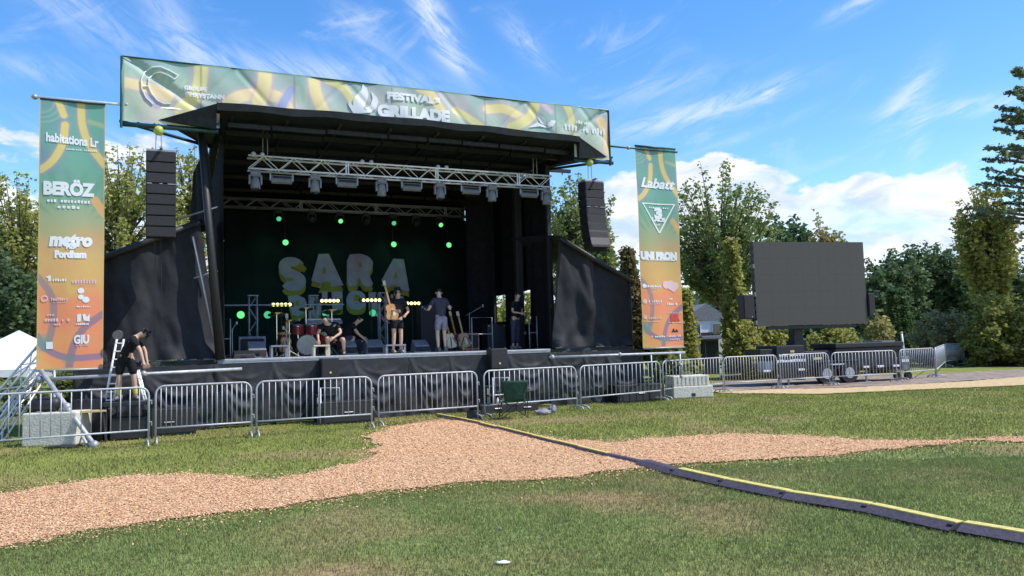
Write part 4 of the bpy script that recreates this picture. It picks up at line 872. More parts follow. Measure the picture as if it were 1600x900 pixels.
x, z = tp(912, 192); smudge_line(PW, to, x, z, .55, .10, 8, fn=f); x, z = tp(891, 199); smudge_line(PW, to, x, z, .42, .18, 4, fn=f); x, z = tp(928, 204); smudge_line(PW, to, x, z, .75, .18, 8, fn=f)
# open letter C outlined twice
def strokes(pts, wd, parent, name='logo', m=PW):
    b = MB(); P0 = [tp(*p) for p in pts]; P = []
    for (xa, za), (xb, zb) in zip(P0[:-1], P0[1:]): P += [(xa + (xb - xa) * k / 8, za + (zb - za) * k / 8) for k in range(8)]
    P.append(P0[-1])
    b.tube([(x, f(x, z) - .012, z) for x, z in P], wd, 5); return b.build(name, m, parent)
Cc = lambda pts: [(170 + x / 5.333, 70 + y / 5.333) for x, y in pts]
strokes(Cc([(370, 495), (310, 440), (275, 365), (270, 290), (300, 220), (360, 185), (430, 182), (510, 215), (578, 255), (550, 288), (495, 252), (430, 228), (375, 235), (335, 275), (330, 345), (360, 410), (410, 465), (460, 487), (515, 487)]), .016, to)
strokes(Cc([(275, 345), (330, 345)]), .014, to)
def shape(pts, name='logo'):
    P = [tp(*p) for p in pts]; b = MB(); n = len(P); b.prism(P, 0, .004)
    so_ = b.build(name, PW, to); refine(so_.data, .07)
    for v_ in so_.data.vertices: v_.co.y += f(v_.co.x, v_.co.z) - .012
F = lambda pts: [(450 + x / 5.333, 90 + y / 5.333) for x, y in pts]
shape(F([(625, 220), (660, 255), (672, 310), (655, 370), (625, 430), (650, 440), (700, 420), (720, 375), (740, 340), (752, 370), (735, 420), (690, 460), (600, 465), (545, 460), (508, 400), (505, 355), (530, 385), (545, 400), (545, 350), (570, 310), (610, 270)]))
shape(F([(695, 280), (745, 335), (755, 370), (725, 400), (690, 440), (640, 430), (690, 390), (705, 340)]))
Bd = lambda pts: [(700 + x / 5.333, 120 + y / 5.333) for x, y in pts]
shape(Bd([(730, 290), (790, 345), (805, 365), (815, 410), (770, 385), (745, 340)])); shape(Bd([(820, 400), (855, 365), (892, 372), (870, 415), (830, 428)])); shape(Bd([(670, 425), (740, 380), (800, 410), (830, 428), (760, 415)]))
# pipes that carry the side banners
def pipe(label, p0, p1, r=.028, name='banner_pipe', m='galv', group='banner support pipes', extra=None):
    o_ = thing(name, label, 'pipe', p0, 0, group); d = Vector(p1) - Vector(p0); MB().tube([(0, 0, 0), tuple(d)], r, 8).build('tube', M[m], o_, smooth=True)
    for k in (.02, .5): c = d * k; MB().ball(tuple(c), r * 2.0, 8).build('clamp', M['dalu'], o_, smooth=True)
    return o_
pipe('pale pipe across the top of the left banner to the stage roof', W(S(48, 155, -.5)[0], -.5, 7.12 + .05), W(-.2, -.5, 7.17), .03, m='alu')
pipe('dark pipe across the top of the right banner to the stage roof', W(9.2, -.5, 7.22), W(S(1058, 236, -.5)[0], -.5, 7.22), .028, m='beam')
pipe('pale horizontal pipe under the left banner in front of the skirt', W(S(55, 602, -.55)[0], -.55, 1.27), W(S(378, 576, -.55)[0], -.55, 1.33), .038)
pipe('pale horizontal pipe under the right banner', W(S(858, 552, -.55)[0], -.55, 1.33), W(S(1070, 551, -.55)[0], -.55, 1.32), .034)
pipe('upright pipe standing on the concrete blocks under the right banner', Vector((*W(S(1063, 552, -.55)[0], -.55).xy, .62)), W(S(1062, 552, -.55)[0], -.55, 1.32), .026)
pipe('thin upright pipe in front of the right end of the stage', W(S(1018, 552, -.55)[0], -.55, .02), W(S(1017, 552, -.55)[0], -.55, 1.32), .022)
pipe('thick slanting pipe bracing the left banner down to the lawn', G(149, 698), W(S(64, 583, -.5)[0], -.5, 1.45), .045)
pipe('short pipe stub leaning by the foot of the slanting brace', G(137, 697), Vector((*G(118, 689).xy, .35)), .028)
pipe('upright pipe below the left banner', W(S(86, 600, -.5)[0], -.5, .02), W(S(85, 580, -.5)[0], -.5, 1.45), .026)

# ================================================================== LINE ARRAYS
def line_array(label, pxc, pyt, pyb, wd, curve, n=8, side=1):
    v = -.5; u, h1 = S(pxc, pyt, v); _, h0 = S(pxc, pyb, v); H = h1 - h0; o = sthing('line_array', label, 'loudspeaker array', u, v, h0, 'hanging loudspeaker arrays')
    ch = H / n; y = 0; a = 0; z = H
    for k in range(n):
        a = curve * (k / n) ** 2; z -= ch; c = (0, y - math.sin(a) * ch * .5 * 0, z + ch / 2); y += math.sin(a) * ch
        ob = MB().box((0, 0, 0), (wd, .42, ch * .95), rx=a); cab = ob.build('cabinet', M['case'], o, bev=.01, loc=(0, y, z + ch / 2))
        MB().box((0, -.215, 0), (wd * .92, .012, ch * .86), rx=a).build('grille', M['grille'], cab)
        if k in (3,): MB().box((-wd / 2 + .07, -.225, ch * .45), (.10, .01, .018)).box((0, -.225, ch * .45), (.06, .01, .018)).box((wd / 2 - .09, -.225, ch * .45), (.16, .01, .02)).build('rigging_pin', M['dalu'], cab)
    MB().box((0, 0, H + .03), (wd * .98, .36, .05)).box((0, -.1, H + .06), (.06, .5, .04)).build('flying_frame', M['dalu'], o, bev=.005)
    for dx in (-.12, .0): MB().tube([(dx, .1, 0), (dx + .03, .12, -(h0 - DECK) * .85)], .007, 4).build('cable', M['black'], o)
    return o
line_array('hanging black line array speaker left of the stage, with bright pins across its middle', 252, 240, 372, .60, 0.05)
line_array('hanging black line array speaker right of the stage, its lower end curving back', 923, 286, 390, .60, -.42)

# ================================================================== BAND GEAR
def SPt(px, v, h=DECK): u, _ = S(px, 545, v); return u
def wedge(label, px, v, w, hgt=.38, m='greyp', rz=0.0):
    u = SPt(px, v); o = sthing('monitor_wedge', label, 'stage monitor', u, v, DECK, 'floor monitors on the deck', rz)
    MB().add([(-w / 2, -.22, 0), (w / 2, -.22, 0), (w / 2, .22, 0), (-w / 2, .22, 0), (-w * .42, -.16, hgt * .55), (w * .42, -.16, hgt * .55), (w * .42, .14, hgt), (-w * .42, .14, hgt)], [(0, 3, 2, 1), (4, 5, 6, 7), (0, 1, 5, 4), (1, 2, 6, 5), (2, 3, 7, 6), (3, 0, 4, 7)]).build('cabinet', M[m], o, bev=.012)
    MB().box((0, -.20, hgt * .28), (w * .86, .02, hgt * .36), rx=R(-10)).build('grille', M['dalu' if m == 'white' else 'grille'], o); MB().box((0, -.235, hgt * .3), (.12, .02, .05)).build('handle', M['black'], o); return o
wedge('grey floor monitor at the left of the stage beside the flat black box', 401, 1.5, .50, .42)
wedge('flat low black floor monitor nearest the left end of the deck', 381, .9, .55, .20, 'case')
wedge('narrow pale floor monitor right of the crouching man', 547, 1.8, .34, .44)
wedge('pale floor monitor in the middle of the deck edge', 585, 1.8, .55, .40)
wedge('grey floor monitor between the two standing figures', 657, 2.0, .50, .36)
def rack(label, px, v, w, d, h, m='case', name='amp_rack', cat='amplifier', rz=0, dots=0):
    o = sthing(name, label, cat, SPt(px, v), v, DECK, None, rz); MB().box((0, 0, h / 2 + .02), (w, d, h)).build('cabinet', M[m], o, bev=.015); MB().box((0, -d / 2 - .004, h * .5 + .02), (w * .86, .012, h * .78)).build('front_grille', M['grille'], o)
    b = MB(); [b.box((sx * w * .42, -d / 2 - .01, sz), (.04, .02, .04)) for sx in (-1, 1) for sz in (.06, h - .03)]; b.build('corner', M['dalu'], o); MB().tube([(-.1, 0, h + .02), (-.08, 0, h + .06), (.08, 0, h + .06), (.1, 0, h + .02)], .012, 5).build('handle', M['black'], o)
    return o
rack('tall black bass amplifier stack behind the man in grey shorts', 671, 3.0, .62, .45, 1.35)
rack('small wine-red guitar amplifier right of the guitars', 733, 2.4, .55, .3, .50, 'red')
rack('pale grey equipment case behind the left floor monitors', 393, 3.0, .70, .5, .55, 'greyp', 'flight_case', 'case')
rack('black case low behind the keyboard stand', 545, 3.6, .8, .5, .4, 'case', 'flight_case', 'case')
rack('dark road case standing inside the right edge of the stage', 772, 2.8, .6, .5, .75, 'case', 'flight_case', 'case')
# truss towers with cross bars and lamps
def tower(label, px, pyt, v, crossw=(1.0, .9), lights=True):
    u, h = S(px, pyt, v); o = box_truss('truss_tower', label, h - DECK, .22, 'galv', .022, .010, .3, 'truss tower', True, 'small truss towers on the deck'); o.location = W(u, v, DECK); o.rotation_euler[2] = TH
    MB().box((0, 0, .015), (.5, .5, .03)).build('base_plate', M['dalu'], o, bev=.005); MB().box((0, 0, h - DECK), (.30, .30, .02)).build('top_plate', M['dalu'], o)
    if crossw: MB().tube([(-crossw[0], -.14, h - DECK - .28), (crossw[1], -.14, h - DECK - .28)], .022, 6).build('cross_bar', M['galv'], o)
    return o, u, h
tower('left truss tower on the deck with a wide cross bar', 395, 462, 4.2, (1.0, 1.0))
tower('middle truss tower behind the drum kit', 489, 462, 4.6, (.3, .9))
tower('right truss tower beside the standing woman', 597, 458, 4.6, (.9, .3))
for i, (x0, x1, y) in enumerate([(424, 456, 476), (500, 531, 470), (565, 596, 469), (634, 657, 474)]):
    v = 4.4; u0, h = S(x0, y, v); u1, _ = S(x1, y, v); n = 5 if i < 3 else 4
    o = sthing('light_bar', f'row of {n} lit yellow lamps over the band gear, {ordn[i]} from the left', 'light bar', u0, v, h - .05, 'lit yellow lamp bars'); L = u1 - u0
    MB().box((L / 2, .06, .05), (L + .12, .10, .13)).build('housing', M['black'], o, bev=.01)
    for k in range(n): MB().ball(((k + .5) * L / n, -.005, .05), .050, 8, (1, .5, 1)).build('lamp', M['amber'], o, smooth=True)
    MB().tube([(L / 2, .1, 0), (L / 2, .1, -(h - .05 - DECK))], .02, 6).build('stand', M['black'], o)
for i, (px, py) in enumerate([(376, 492), (418, 492), (509, 490), (582, 489)]):
    v = 4.9; u, h = S(px, py, v); o = sthing('par_lamp', f'dim green lamp on a short stand behind the band gear, {ordn[i]} from the left', 'stage light', u, v, DECK, LG)
    MB().lathe([(.07, .18), (.12, .10), (.13, -.02)], (0, 0, h - DECK), 12, axis='Y').build('housing', M['black'], o, smooth=True); MB().ball((0, -.04, h - DECK), .11, 10, (1, .4, 1)).build('lens', M['glow' if i < 1 else 'glowd'], o, smooth=True)
    MB().tube([(0, .05, h - DECK - .1), (0, .05, .02)], .015, 5).build('stand', M['black'], o); spot(o, (0, .25, h - DECK), (.1, 2.0, h - DECK - .3), 5, (.08, 1, .5), R(120))
# drum kit
dk = sthing('drum_kit', 'red drum kit with brass cymbals left of centre on the deck', 'drum kit', SPt(478, 2.6), 2.6, DECK)
MB().lathe([(.28, -.22), (.29, -.2), (.29, .2), (.28, .22)], (0, 0, .30), 20, axis='Y').build('bass_drum', M['red'], dk, smooth=False)
MB().lathe([(.265, 0), (.26, .01)], (0, -.225, .30), 20, axis='Y').build('drum_head', M['cream'], dk)
for x, y, z, r, hh in ((-.22, -.1, .72, .15, .22), (.16, -.1, .72, .16, .24), (.55, .15, .42, .20, .36), (-.55, .25, .55, .17, .14), (.9, .0, .50, .18, .40)):
    d = MB().lathe([(r, 0), (r, hh)], (x, y, z - hh / 2), 16, m=Matrix.Rotation(R(12), 3, 'X')).build('tom', M['red'], dk); MB().lathe([(r + .008, hh), (r + .008, hh + .02)], (x, y, z - hh / 2), 16, m=Matrix.Rotation(R(12), 3, 'X')).build('rim', M['chrome'], d)
    MB().tube([(x, y, .02), (x, y, z - hh / 2)], .014, 5).build('stand', M['chrome'], dk)
for x, y, z, r in ((-.75, .1, 1.15, .24), (.05, .25, 1.30, .20), (.75, .2, 1.22, .26), (-.45, -.1, .95, .18)):
    MB().lathe([(r, -.012), (r * .3, .0), (.03, .02), (.012, .03)], (x, y, z), 18, m=Matrix.Rotation(R(-14), 3, 'X')).build('cymbal', M['brass'], dk, smooth=True); MB().tube([(x, y, .02), (x, y, z)], .011, 5).build('stand', M['chrome'], dk)
    for q in range(3): a = q * 2.094; MB().tube([(x, y, .3), (x + .22 * math.cos(a), y + .22 * math.sin(a), .01)], .009, 4).build('stand_leg', M['chrome'], dk)
# guitars on stands
def guitar(o, m, s=1.0, org=(0, 0, 0), lean=R(-12), rz=0.0, roll=0.0):
    mt = Matrix.Translation(org) @ Matrix.Rotation(rz, 4, 'Z') @ Matrix.Rotation(lean, 4, 'X') @ Matrix.Rotation(roll, 4, 'Y')
    body = [(0, 0), (.14, .01), (.19, .08), (.18, .17), (.13, .24), (.15, .31), (.14, .39), (.07, .43), (0, .41), (-.07, .43), (-.14, .39), (-.15, .31), (-.13, .24), (-.18, .17), (-.19, .08), (-.14, .01)]
    def mk(name, b, mm, par=o, **k): b.v = [tuple(mt @ (Vector(v_) * s)) for v_ in b.v]; return b.build(name, M[mm], par, **k)
    bd_ = mk('body', MB().prism(body, -.03, .03), m); mk('pickguard', MB().prism([(.02, .08), (.12, .1), (.10, .25), (.02, .3)], -.036, -.031), 'cream'); mk('neck', MB().box((0, -.02, .68), (.05, .03, .60)), 'orange'); mk('headstock', MB().box((0, -.02, 1.03), (.08, .02, .14)), 'cream')
def guitar_stand(label, px, v, m, rz=0.0, roll=0.0):
    o = sthing('guitar', label, 'guitar', SPt(px, v), v, DECK, 'guitars on stands', rz); guitar(o, m, 1.0, (0, 0, .10), R(-14), 0, roll)
    for a, c in (((0, .1, .5), (-.2, -.15, .01)), ((0, .1, .5), (.2, -.15, .01)), ((0, .1, .5), (0, .3, .01))): MB().tube([a, c], .012, 5).build('stand_leg', M['black'], o)
    return o
guitar_stand('cream guitar leaning on its stand beside the man in grey shorts', 708, 1.7, 'cream', .5, R(-8))
guitar_stand('orange wooden guitar on a stand, middle of the three', 716, 2.2, 'red', .3, R(-5)); guitar_stand('orange wooden guitar on its stand left of the red amplifier', 728, 2.0, 'orange', -.2, R(-10))
guitar_stand('amber acoustic guitar standing left of the drum kit', 446, 2.2, 'orange', .4, R(10))
# mic stands
def mic(label, px, pyt, v, boom=.5, m='black'):
    u, h = S(px, pyt, v); H = h - DECK; o = sthing('microphone_stand', label, 'microphone stand', u, v, DECK, 'microphone stands')
    MB().tube([(0, 0, .02), (0, 0, H * .85)], .012, 5).build('pole', M[m], o); MB().tube([(-boom * .25, 0, H * .78), (boom, 0, H * 1.0)], .009, 5).build('boom', M[m], o); MB().ball((boom, 0, H), .035, 8, (1, 1, 1.5)).build('microphone', M['dalu'], o, smooth=True)
    for q in range(3): a = q * 2.094 + .4; MB().tube([(0, 0, .16), (.28 * math.cos(a), .28 * math.sin(a), .012)], .010, 4).build('leg', M[m], o)
mic('microphone stand at the far left of the deck', 363, 505, 1.8, .1, 'dalu'); mic('green-lit microphone stand between tower and drums', 447, 500, 3.0, .35, 'dalu'); mic('microphone stand with raised boom right of the guitars', 733, 478, 3.0, .45, 'dalu')
mic('microphone stand just behind the drum kit', 512, 480, 4.0, -.3, 'dalu'); mic('microphone stand beside the right truss tower', 605, 492, 2.0, -.3, 'dalu'); mic('microphone stand by the dark figure at the right', 830, 520, 2.2, -.2)
mic('slanting microphone stand in front of the drum kit', 452, 512, 1.3, -.15, 'cream')
# keyboard + small tables + rail
kb = sthing('keyboard', 'keyboard tilted on a silver stand right of the drum kit', 'keyboard', SPt(506, 3.0), 3.0, DECK)
MB().box((0, 0, .95), (1.0, .32, .10), rx=R(12)).build('case', M['greyp'], kb, bev=.01); MB().box((0, -.06, 1.01), (.92, .14, .02), rx=R(12)).build('key_bed', M['white'], kb); MB().tube([(-.35, -.2, .01), (.3, .15, .9)], .018, 5).tube([(.35, -.2, .01), (-.3, .15, .9)], .018, 5).build('stand', M['galv'], kb)
def lowtable(label, px, v, w, h, m='greyp'):
    o = sthing('low_stand', label, 'stand', SPt(px, v), v, DECK, 'low pale stands on the deck'); MB().box((0, 0, h), (w, .35, .04)).build('top', M[m], o, bev=.005)
    for sx in (-1, 1):
        for sy in (-1, 1): MB().box((sx * w * .45, sy * .14, h / 2), (.05, .04, h)).build('leg', M[m], o)
lowtable('low pale stand left of the drum kit', 436, 1.0, .42, .28); lowtable('low pale pedal stand below the crouching man', 501, .9, .40, .26, 'cream'); lowtable('low white stand under the standing woman', 616, 1.2, .55, .22)
def rail(label, pa, pb, v, h):
    ua, ub = SPt(pa, v), SPt(pb, v); o = sthing('guard_rail', label, 'railing', ua, v, DECK, 'thin guard rails at the stage sides'); L = ub - ua
    MB().tube([(0, 0, 0), (0, 0, h), (L, 0, h), (L, 0, 0)], .018, 6).build('frame', M['dalu'], o, smooth=True); MB().tube([(0, 0, h * .5), (L, 0, h * .5)], .012, 5).build('middle_rail', M['dalu'], o)
rail('thin guard rail inside the right side of the stage', 738, 770, 1.8, .95); rail('thin guard rail at the left end of the deck', 348, 360, 1.6, 1.0); rail('short guard rail at the dark figure on the right', 828, 840, 1.4, .95)
# front fills hung on the deck lip
def fill(label, px0, px1, py0, py1, v=-.30):
    u0, h1 = S(px0, py0, v); u1, h0 = S(px1, py1, v); o = sthing('front_speaker', label, 'loudspeaker', (u0 + u1) / 2, v, h0, 'speakers standing at the deck edge'); w, h = u1 - u0, h1 - h0
    MB().box((0, 0, h / 2), (w, .34, h)).build('cabinet', M['case'], o, bev=.015); MB().box((0, -.175, h / 2), (w * .9, .015, h * .86)).build('grille', M['grille'], o); MB().box((0, -.19, h * .28), (.045, .01, .045), ry=R(45)).build('badge', M['yellow'], o)
    MB().box((0, 0, -h0 / 2), (w * .8, .28, h0 - .01)).build('stand_box', M['case'], o)
fill('black front speaker with yellow badge at the deck edge, left of the pair', 500, 528, 560, 590); fill('black front speaker with yellow badge at the deck edge, right of the pair', 763, 790, 545, 576)
def sub(label, px0, px1, pyt, pyb, v=-.75):
    u0, _ = S(px0, pyb, v); u1, _ = S(px1, pyb, v); hh = S(px0, pyt, v)[1]; o = sthing('subwoofer', label, 'subwoofer', (u0 + u1) / 2, v, 0, 'subwoofers on the grass'); w = u1 - u0
    MB().box((0, 0, hh / 2), (w, .5, hh)).build('cabinet', M['case'], o, bev=.015); MB().box((0, -.255, hh / 2), (w * .93, .02, hh * .8)).build('grille', M['grille'], o); MB().tube([(-.1, -.27, hh * .5), (.1, -.27, hh * .5)], .015, 5).build('handle', M['dalu'], o)
sub('long black subwoofer on the grass behind the third barricade', 500, 582, 628, 661); sub('low black subwoofer at the right end of the stage front', 958, 1031, 602, 624, -.42); sub('black subwoofer in the shade at the left end of the stage front', 222, 306, 640, 682); sub('small black box at the foot of the skirt behind the camp chair', 745, 800, 632, 648)
sub('black box low behind the fifth barricade', 800, 835, 630, 646)
# silver step frames in front of the skirt
def steps(label, px0, px1, pyt, pyb, v=-.9):
    u0, _ = S(px0, pyb, v); u1, _ = S(px1, pyb, v); hh = S(px0, pyt, v)[1]; w = u1 - u0; o = sthing('access_steps', label, 'steps', u0, v, 0, 'steps with silver handrails')
    MB().tube([(0, 0, .02), (0, 0, hh), (w, .02, hh - .02), (w, .03, hh * .45)], .022, 6).build('handrail', M['alu'], o, smooth=True); MB().tube([(0, .0, hh * .5), (w, .02, hh * .5)], .014, 5).build('middle_rail', M['dalu'], o)
    for k in range(3): MB().box((w / 2, .15 + .2 * k, .2 + .22 * k), (w * 1.1, .24, .04)).build('tread', M['black'], o, bev=.005)
    for x in (0, w):
        MB().box((x, .35, .3), (.04, .04, .6)).build('stringer', M['dalu'], o)
steps('silver step frame in front of the skirt behind the third barricade', 501, 531, 606, 655); steps('silver step frame behind the green camp chair', 771, 796, 590, 640)

# ================================================================== BARRICADES
BRG = 'galvanised crowd barricades'
PA = [((-75, 722), (232, 697), 'barricade at the left edge in front of the white ballast block'), ((243, 694), (393, 683), 'barricade second from the left, right of the man on the ladder'), ((401, 682), (581, 669), 'barricade in front of the long black subwoofer'), ((592, 667), (747, 655), 'barricade above the start of the yellow cable ramp'),
      ((758, 654), (902, 641), 'barricade directly behind the green camp chair'), ((908, 640), (1033, 627), 'barricade in front of the low subwoofer at the right end of the stage'), ((1037, 625), (1130, 614), 'barricade behind the stacked concrete blocks'), ((1133, 613.5), (1216, 608), 'barricade at the left end of the screen trailer'),
      ((1221, 607.5), (1297, 603), 'barricade in front of the trailer wheels under the mast'), ((1302, 602.5), (1402, 597.5), 'barricade in front of the right half of the screen trailer'), ((1408, 595), (1462, 590), 'short-looking barricade just right of the screen trailer'),
      ((1464, 590), (1478, 575), 'barricade seen nearly edge-on at the corner of the enclosure'), ((1479, 574), (1506, 571), 'far barricade beyond the corner, left of the far pair'), ((1507, 571), (1521, 566), 'farthest barricade, before the olive bush')]
BAR = {}
def barricade(p0, p1, label, idx):
    a, c = G(*p0), G(*p1); d = c - a; L = d.length; rz = math.atan2(d.y, d.x); o = thing('crowd_barricade', 'galvanised ' + label, 'barricade', a, rz, BRG); H = 1.10; zb = .30; r = .019; rr = .16
    arc0 = [(rr - rr * math.cos(t), 0, H - rr + rr * math.sin(t)) for t in np.linspace(0, math.pi / 2, 6)]; arc1 = [(L - rr + rr * math.sin(t), 0, H - rr + rr * math.cos(t)) for t in np.linspace(0, math.pi / 2, 6)]
    rj = random.Random(idx); tilt = rj.uniform(-.02, .02); o.rotation_euler[0] = tilt
    MB().tube([(0, 0, .03)] + arc0 + arc1 + [(L, 0, .03)], r, 8).build('frame', M['galv'], o, smooth=True); MB().tube([(0, 0, zb), (L, 0, zb)], r * .9, 8).build('bottom_rail', M['galv'], o, smooth=True)
    n = 18; first = None; sp = (L - .0) / (n + 1)
    for k in range(n):
        x = sp * (k + 1); top = H if rr < x < L - rr else H - rr + math.sqrt(max(0, rr * rr - (rr - min(x, L - x)) ** 2))
        if abs(top - H) < .001:
            if first is None: first = MB().tube([(0, 0, zb), (0, 0, H)], .0105, 6).build('bar', M['galv'], o, smooth=True, loc=(x, 0, 0))
            else: place(first, 'bar', None, o, (x, 0, 0))
        else: MB().tube([(0, 0, zb), (0, 0, top)], .0105, 6).build('bar', M['galv'], o, smooth=True, loc=(x, 0, 0))
    for x in ((.02, L - .02) if idx not in (11, 13) else (.02,)):
        MB().tube([(x, -.30, .02), (x, -.24, .085), (x, -.10, .11), (x, .10, .11), (x, .24, .085), (x, .30, .02)], .018, 7).build('foot', M['galv'], o, smooth=True)
    for z in (.45, .85): MB().tube([(L, 0, z), (L + .05, 0, z), (L + .05, 0, z - .07)], .009, 5).build('hook', M['galv'], o)
    return o
for i, (p0, p1, lb) in enumerate(PA): barricade(p0, p1, lb, i)
for i, (px, py, pt) in enumerate([(1417, 592, 520), (1487, 570, 518)]):
    g = G(px, py); o = thing('fence_post', ['grey steel post rising behind the barricade right of the trailer', 'taller pale steel post leaning among the far barricades'][i], 'post', g); H = D(px - 4, pt, g.y).z
    MB().tube([(0, 0, 0), (-.09 - .2 * i, 0, H)], .045, 8).build('tube', M['galv'], o, smooth=True); MB().box((0, 0, .03), (.3, .3, .05)).build('base_plate', M['dalu'], o); MB().ball((-.09 - .2 * i, 0, H), .055, 8).build('cap', M['dalu'], o)

# ================================================================== VIDEO SCREEN TRAILER
tl = D(1177, 377, 26.6); bl_ = D(1183, 509, 26.6); SR = R(14); sx_ = Vector((math.cos(SR), math.sin(SR), 0))
def on_plane(px, py):   # point on the screen's plane
    d = ray(px, py); n = Vector((-math.sin(SR), math.cos(SR), 0)); p0 = bl_; t = (p0 - Vector((0, 0, EYE))).dot(n) / d.dot(n); return Vector((0, 0, EYE)) + d * t
br = on_plane(1356, 506); tr_ = on_plane(1351, 379); SW = (br - bl_).dot(sx_); SH = (tl.z + tr_.z) / 2 - (bl_.z + br.z) / 2; z0 = (bl_.z + br.z) / 2
vs = thing('video_screen', 'big blank grey video screen on its trailer mast', 'video screen', Vector((bl_.x, bl_.y, z0)), SR)
MB().box((SW / 2, .11, SH / 2), (SW, .20, SH)).build('cabinet', M['case'], vs, bev=.01)
nx, nz = 7, 5; first = None
for i in range(nx):
    for j in range(nz):
        if first is None: first = MB().box((0, 0, 0), (SW / nx * .9965, .02, SH / nz * .9965)).build('panel', M['screen'], vs, loc=(SW / nx * .5, 0, SH / nz * .5)); 
        else: place(first, 'panel', None, vs, (SW / nx * (i + .5), 0, SH / nz * (j + .5)))
for k in range(12): MB().box((-.03, .02, SH * (k + .5) / 12), (.05, .12, SH / 20)).build('edge_clip', M['greyp' if k % 4 == 0 else 'case'], vs)
MB().box((SW / 2, .12, -.07), (SW * .8, .16, .12)).build('lower_beam', M['case'], vs, bev=.01)
for x, wd, lb in ((-.32, .42, 'black loudspeaker hung at the left edge of the video screen'), (SW + .16, .26, 'black loudspeaker hung at the right edge of the video screen')):
    o = thing('screen_speaker', lb, 'loudspeaker', vs.location + sx_ * x + Vector((0, .1, .25)), SR, 'speakers beside the video screen'); MB().box((0, .05, .42), (wd, .4, .84)).build('cabinet', M['case'], o, bev=.015); MB().box((0, -.16, .42), (wd * .86, .015, .76)).build('grille', M['grille'], o); MB().box((wd * .2, -.17, .08), (.04, .01, .04)).build('badge', M['dalu'], o)
    MB().tube([(0, .1, .2), (.3 if x < 0 else -.3, .1, .2)], .03, 6).build('bracket', M['dalu'], o)
tg = G(1262, 600); tl_o = thing('screen_trailer', 'black trailer carrying the video screen mast, with silver outriggers', 'trailer', tg, SR)
def tx_(px, dy=0.0): return (on_plane(px, 560) - bl_).dot(sx_) - (tg - Vector((bl_.x, bl_.y, 0))).dot(sx_)
def tz(py): return EYE - (py - 524.0) / FPX * 27.3
dyp = (bl_ - tg).dot(Vector((-math.sin(SR), math.cos(SR), 0)))
xm = tx_(1259)
MB().box((xm, dyp + .5, 1.45), (.36, .36, 2.6)).build('mast', M['case'], tl_o, bev=.02); MB().box((xm, dyp + .5, .95), (.50, .50, 1.2)).build('mast_sleeve', M['case'], tl_o, bev=.02)
MB().tube([(xm - .28, dyp + .3, .6), (xm - .24, dyp + .28, 1.2), (xm - .2, dyp + .25, 1.95)], .025, 6).build('hose', M['black'], tl_o)
bb = MB().box(((tx_(1205) + tx_(1248)) / 2, dyp + .3, (tz(538) + tz(588)) / 2), (tx_(1248) - tx_(1205), 1.3, tz(538) - tz(588))).build('control_box', M['case'], tl_o, bev=.02)
smf = lambda x, z: 0.0
smudge_line(M['white'], bb, tx_(1227), tz(552), 1.0, .10, 9, y=dyp - .36); smudge_line(M['white'], bb, tx_(1227), tz(560.5), 1.15, .11, 11, y=dyp - .36); MB().box((tx_(1229), dyp - .36, tz(547)), (.16, .01, .07)).build('label', M['yellow'], bb)
MB().box(((tx_(1183) + tx_(1208)) / 2, dyp + .3, (tz(543) + tz(552)) / 2), (tx_(1208) - tx_(1183), 1.0, .22)).build('battery_box', M['case'], tl_o, bev=.02)
MB().box(((tx_(1190) + tx_(1206)) / 2, dyp + .1, (tz(560) + tz(578)) / 2), (.35, .5, .4)).build('winch', M['galv'], tl_o, bev=.03)
MB().box(((tx_(1298) + tx_(1400)) / 2, dyp + .35, (tz(545) + tz(577)) / 2), (tx_(1400) - tx_(1298), 1.3, tz(545) - tz(577))).build('generator_box', M['case'], tl_o, bev=.02)
MB().box(((tx_(1296) + tx_(1402)) / 2, dyp + .35, tz(541)), (tx_(1402) - tx_(1296), 1.45, .16)).build('lid', M['case'], tl_o, bev=.02); MB().box((tx_(1385), dyp + .35, tz(537.5)), (.55, 1.0, .08)).build('solar_panel', M['greyp'], tl_o, bev=.005)
MB().box(((tx_(1250) + tx_(1300)) / 2, dyp + .4, (tz(548) + tz(584)) / 2), (tx_(1300) - tx_(1250), 1.1, tz(548) - tz(584))).build('equipment_box', M['case'], tl_o, bev=.02)
for z_, a, c in ((578, 1180, 1405), (584, 1200, 1330)): MB().box(((tx_(a) + tx_(c)) / 2, dyp - .12, tz(z_)), (tx_(c) - tx_(a), .10, .12)).build('chassis_rail', M['black'], tl_o, bev=.01)
MB().box(((tx_(1278) + tx_(1317)) / 2, dyp - .30, tz(569)), (tx_(1317) - tx_(1278), .05, .05)).build('silver_bar', M['alu'], tl_o)
for a in (1188, 1241, 1342, 1364, 1388): MB().box((tx_(a), dyp - .35, tz(575)), (.26, .08, .07)).build('latch', M['alu'], tl_o, bev=.01)
MB().box((tx_(1268), dyp - .36, tz(559)), (.32, .01, .07)).build('label', M['yellow'], tl_o)
for a in (1281, 1316):
    wh = MB().lathe([(.20, -.11), (.35, -.11), (.36, -.06), (.36, .06), (.35, .11), (.20, .11)], (tx_(a), dyp - .25, .365), 22, axis='Y').build('wheel', M['rubber'], tl_o, smooth=False); MB().lathe([(.19, 0), (.12, .05), (.05, .07)], (tx_(a), dyp - .37, .365), 14, axis='Y').build('rim', M['galv'], wh)
    MB().box((tx_(a), dyp - .22, .78), (.86, .26, .05)).build('mudguard', M['case'], tl_o, bev=.01)
for a in (1210, 1346, 1225): MB().tube([(tx_(a), dyp - .2, .02), (tx_(a), dyp - .2, .55)], .035, 6).box((tx_(a), dyp - .2, .02), (.25, .25, .03)).build('outrigger_leg', M['dalu'], tl_o)
MB().tube([(tx_(1183), dyp + .2, .45), (tx_(1130), dyp + .2, .40)], .05, 6).build('tow_bar', M['black'], tl_o)
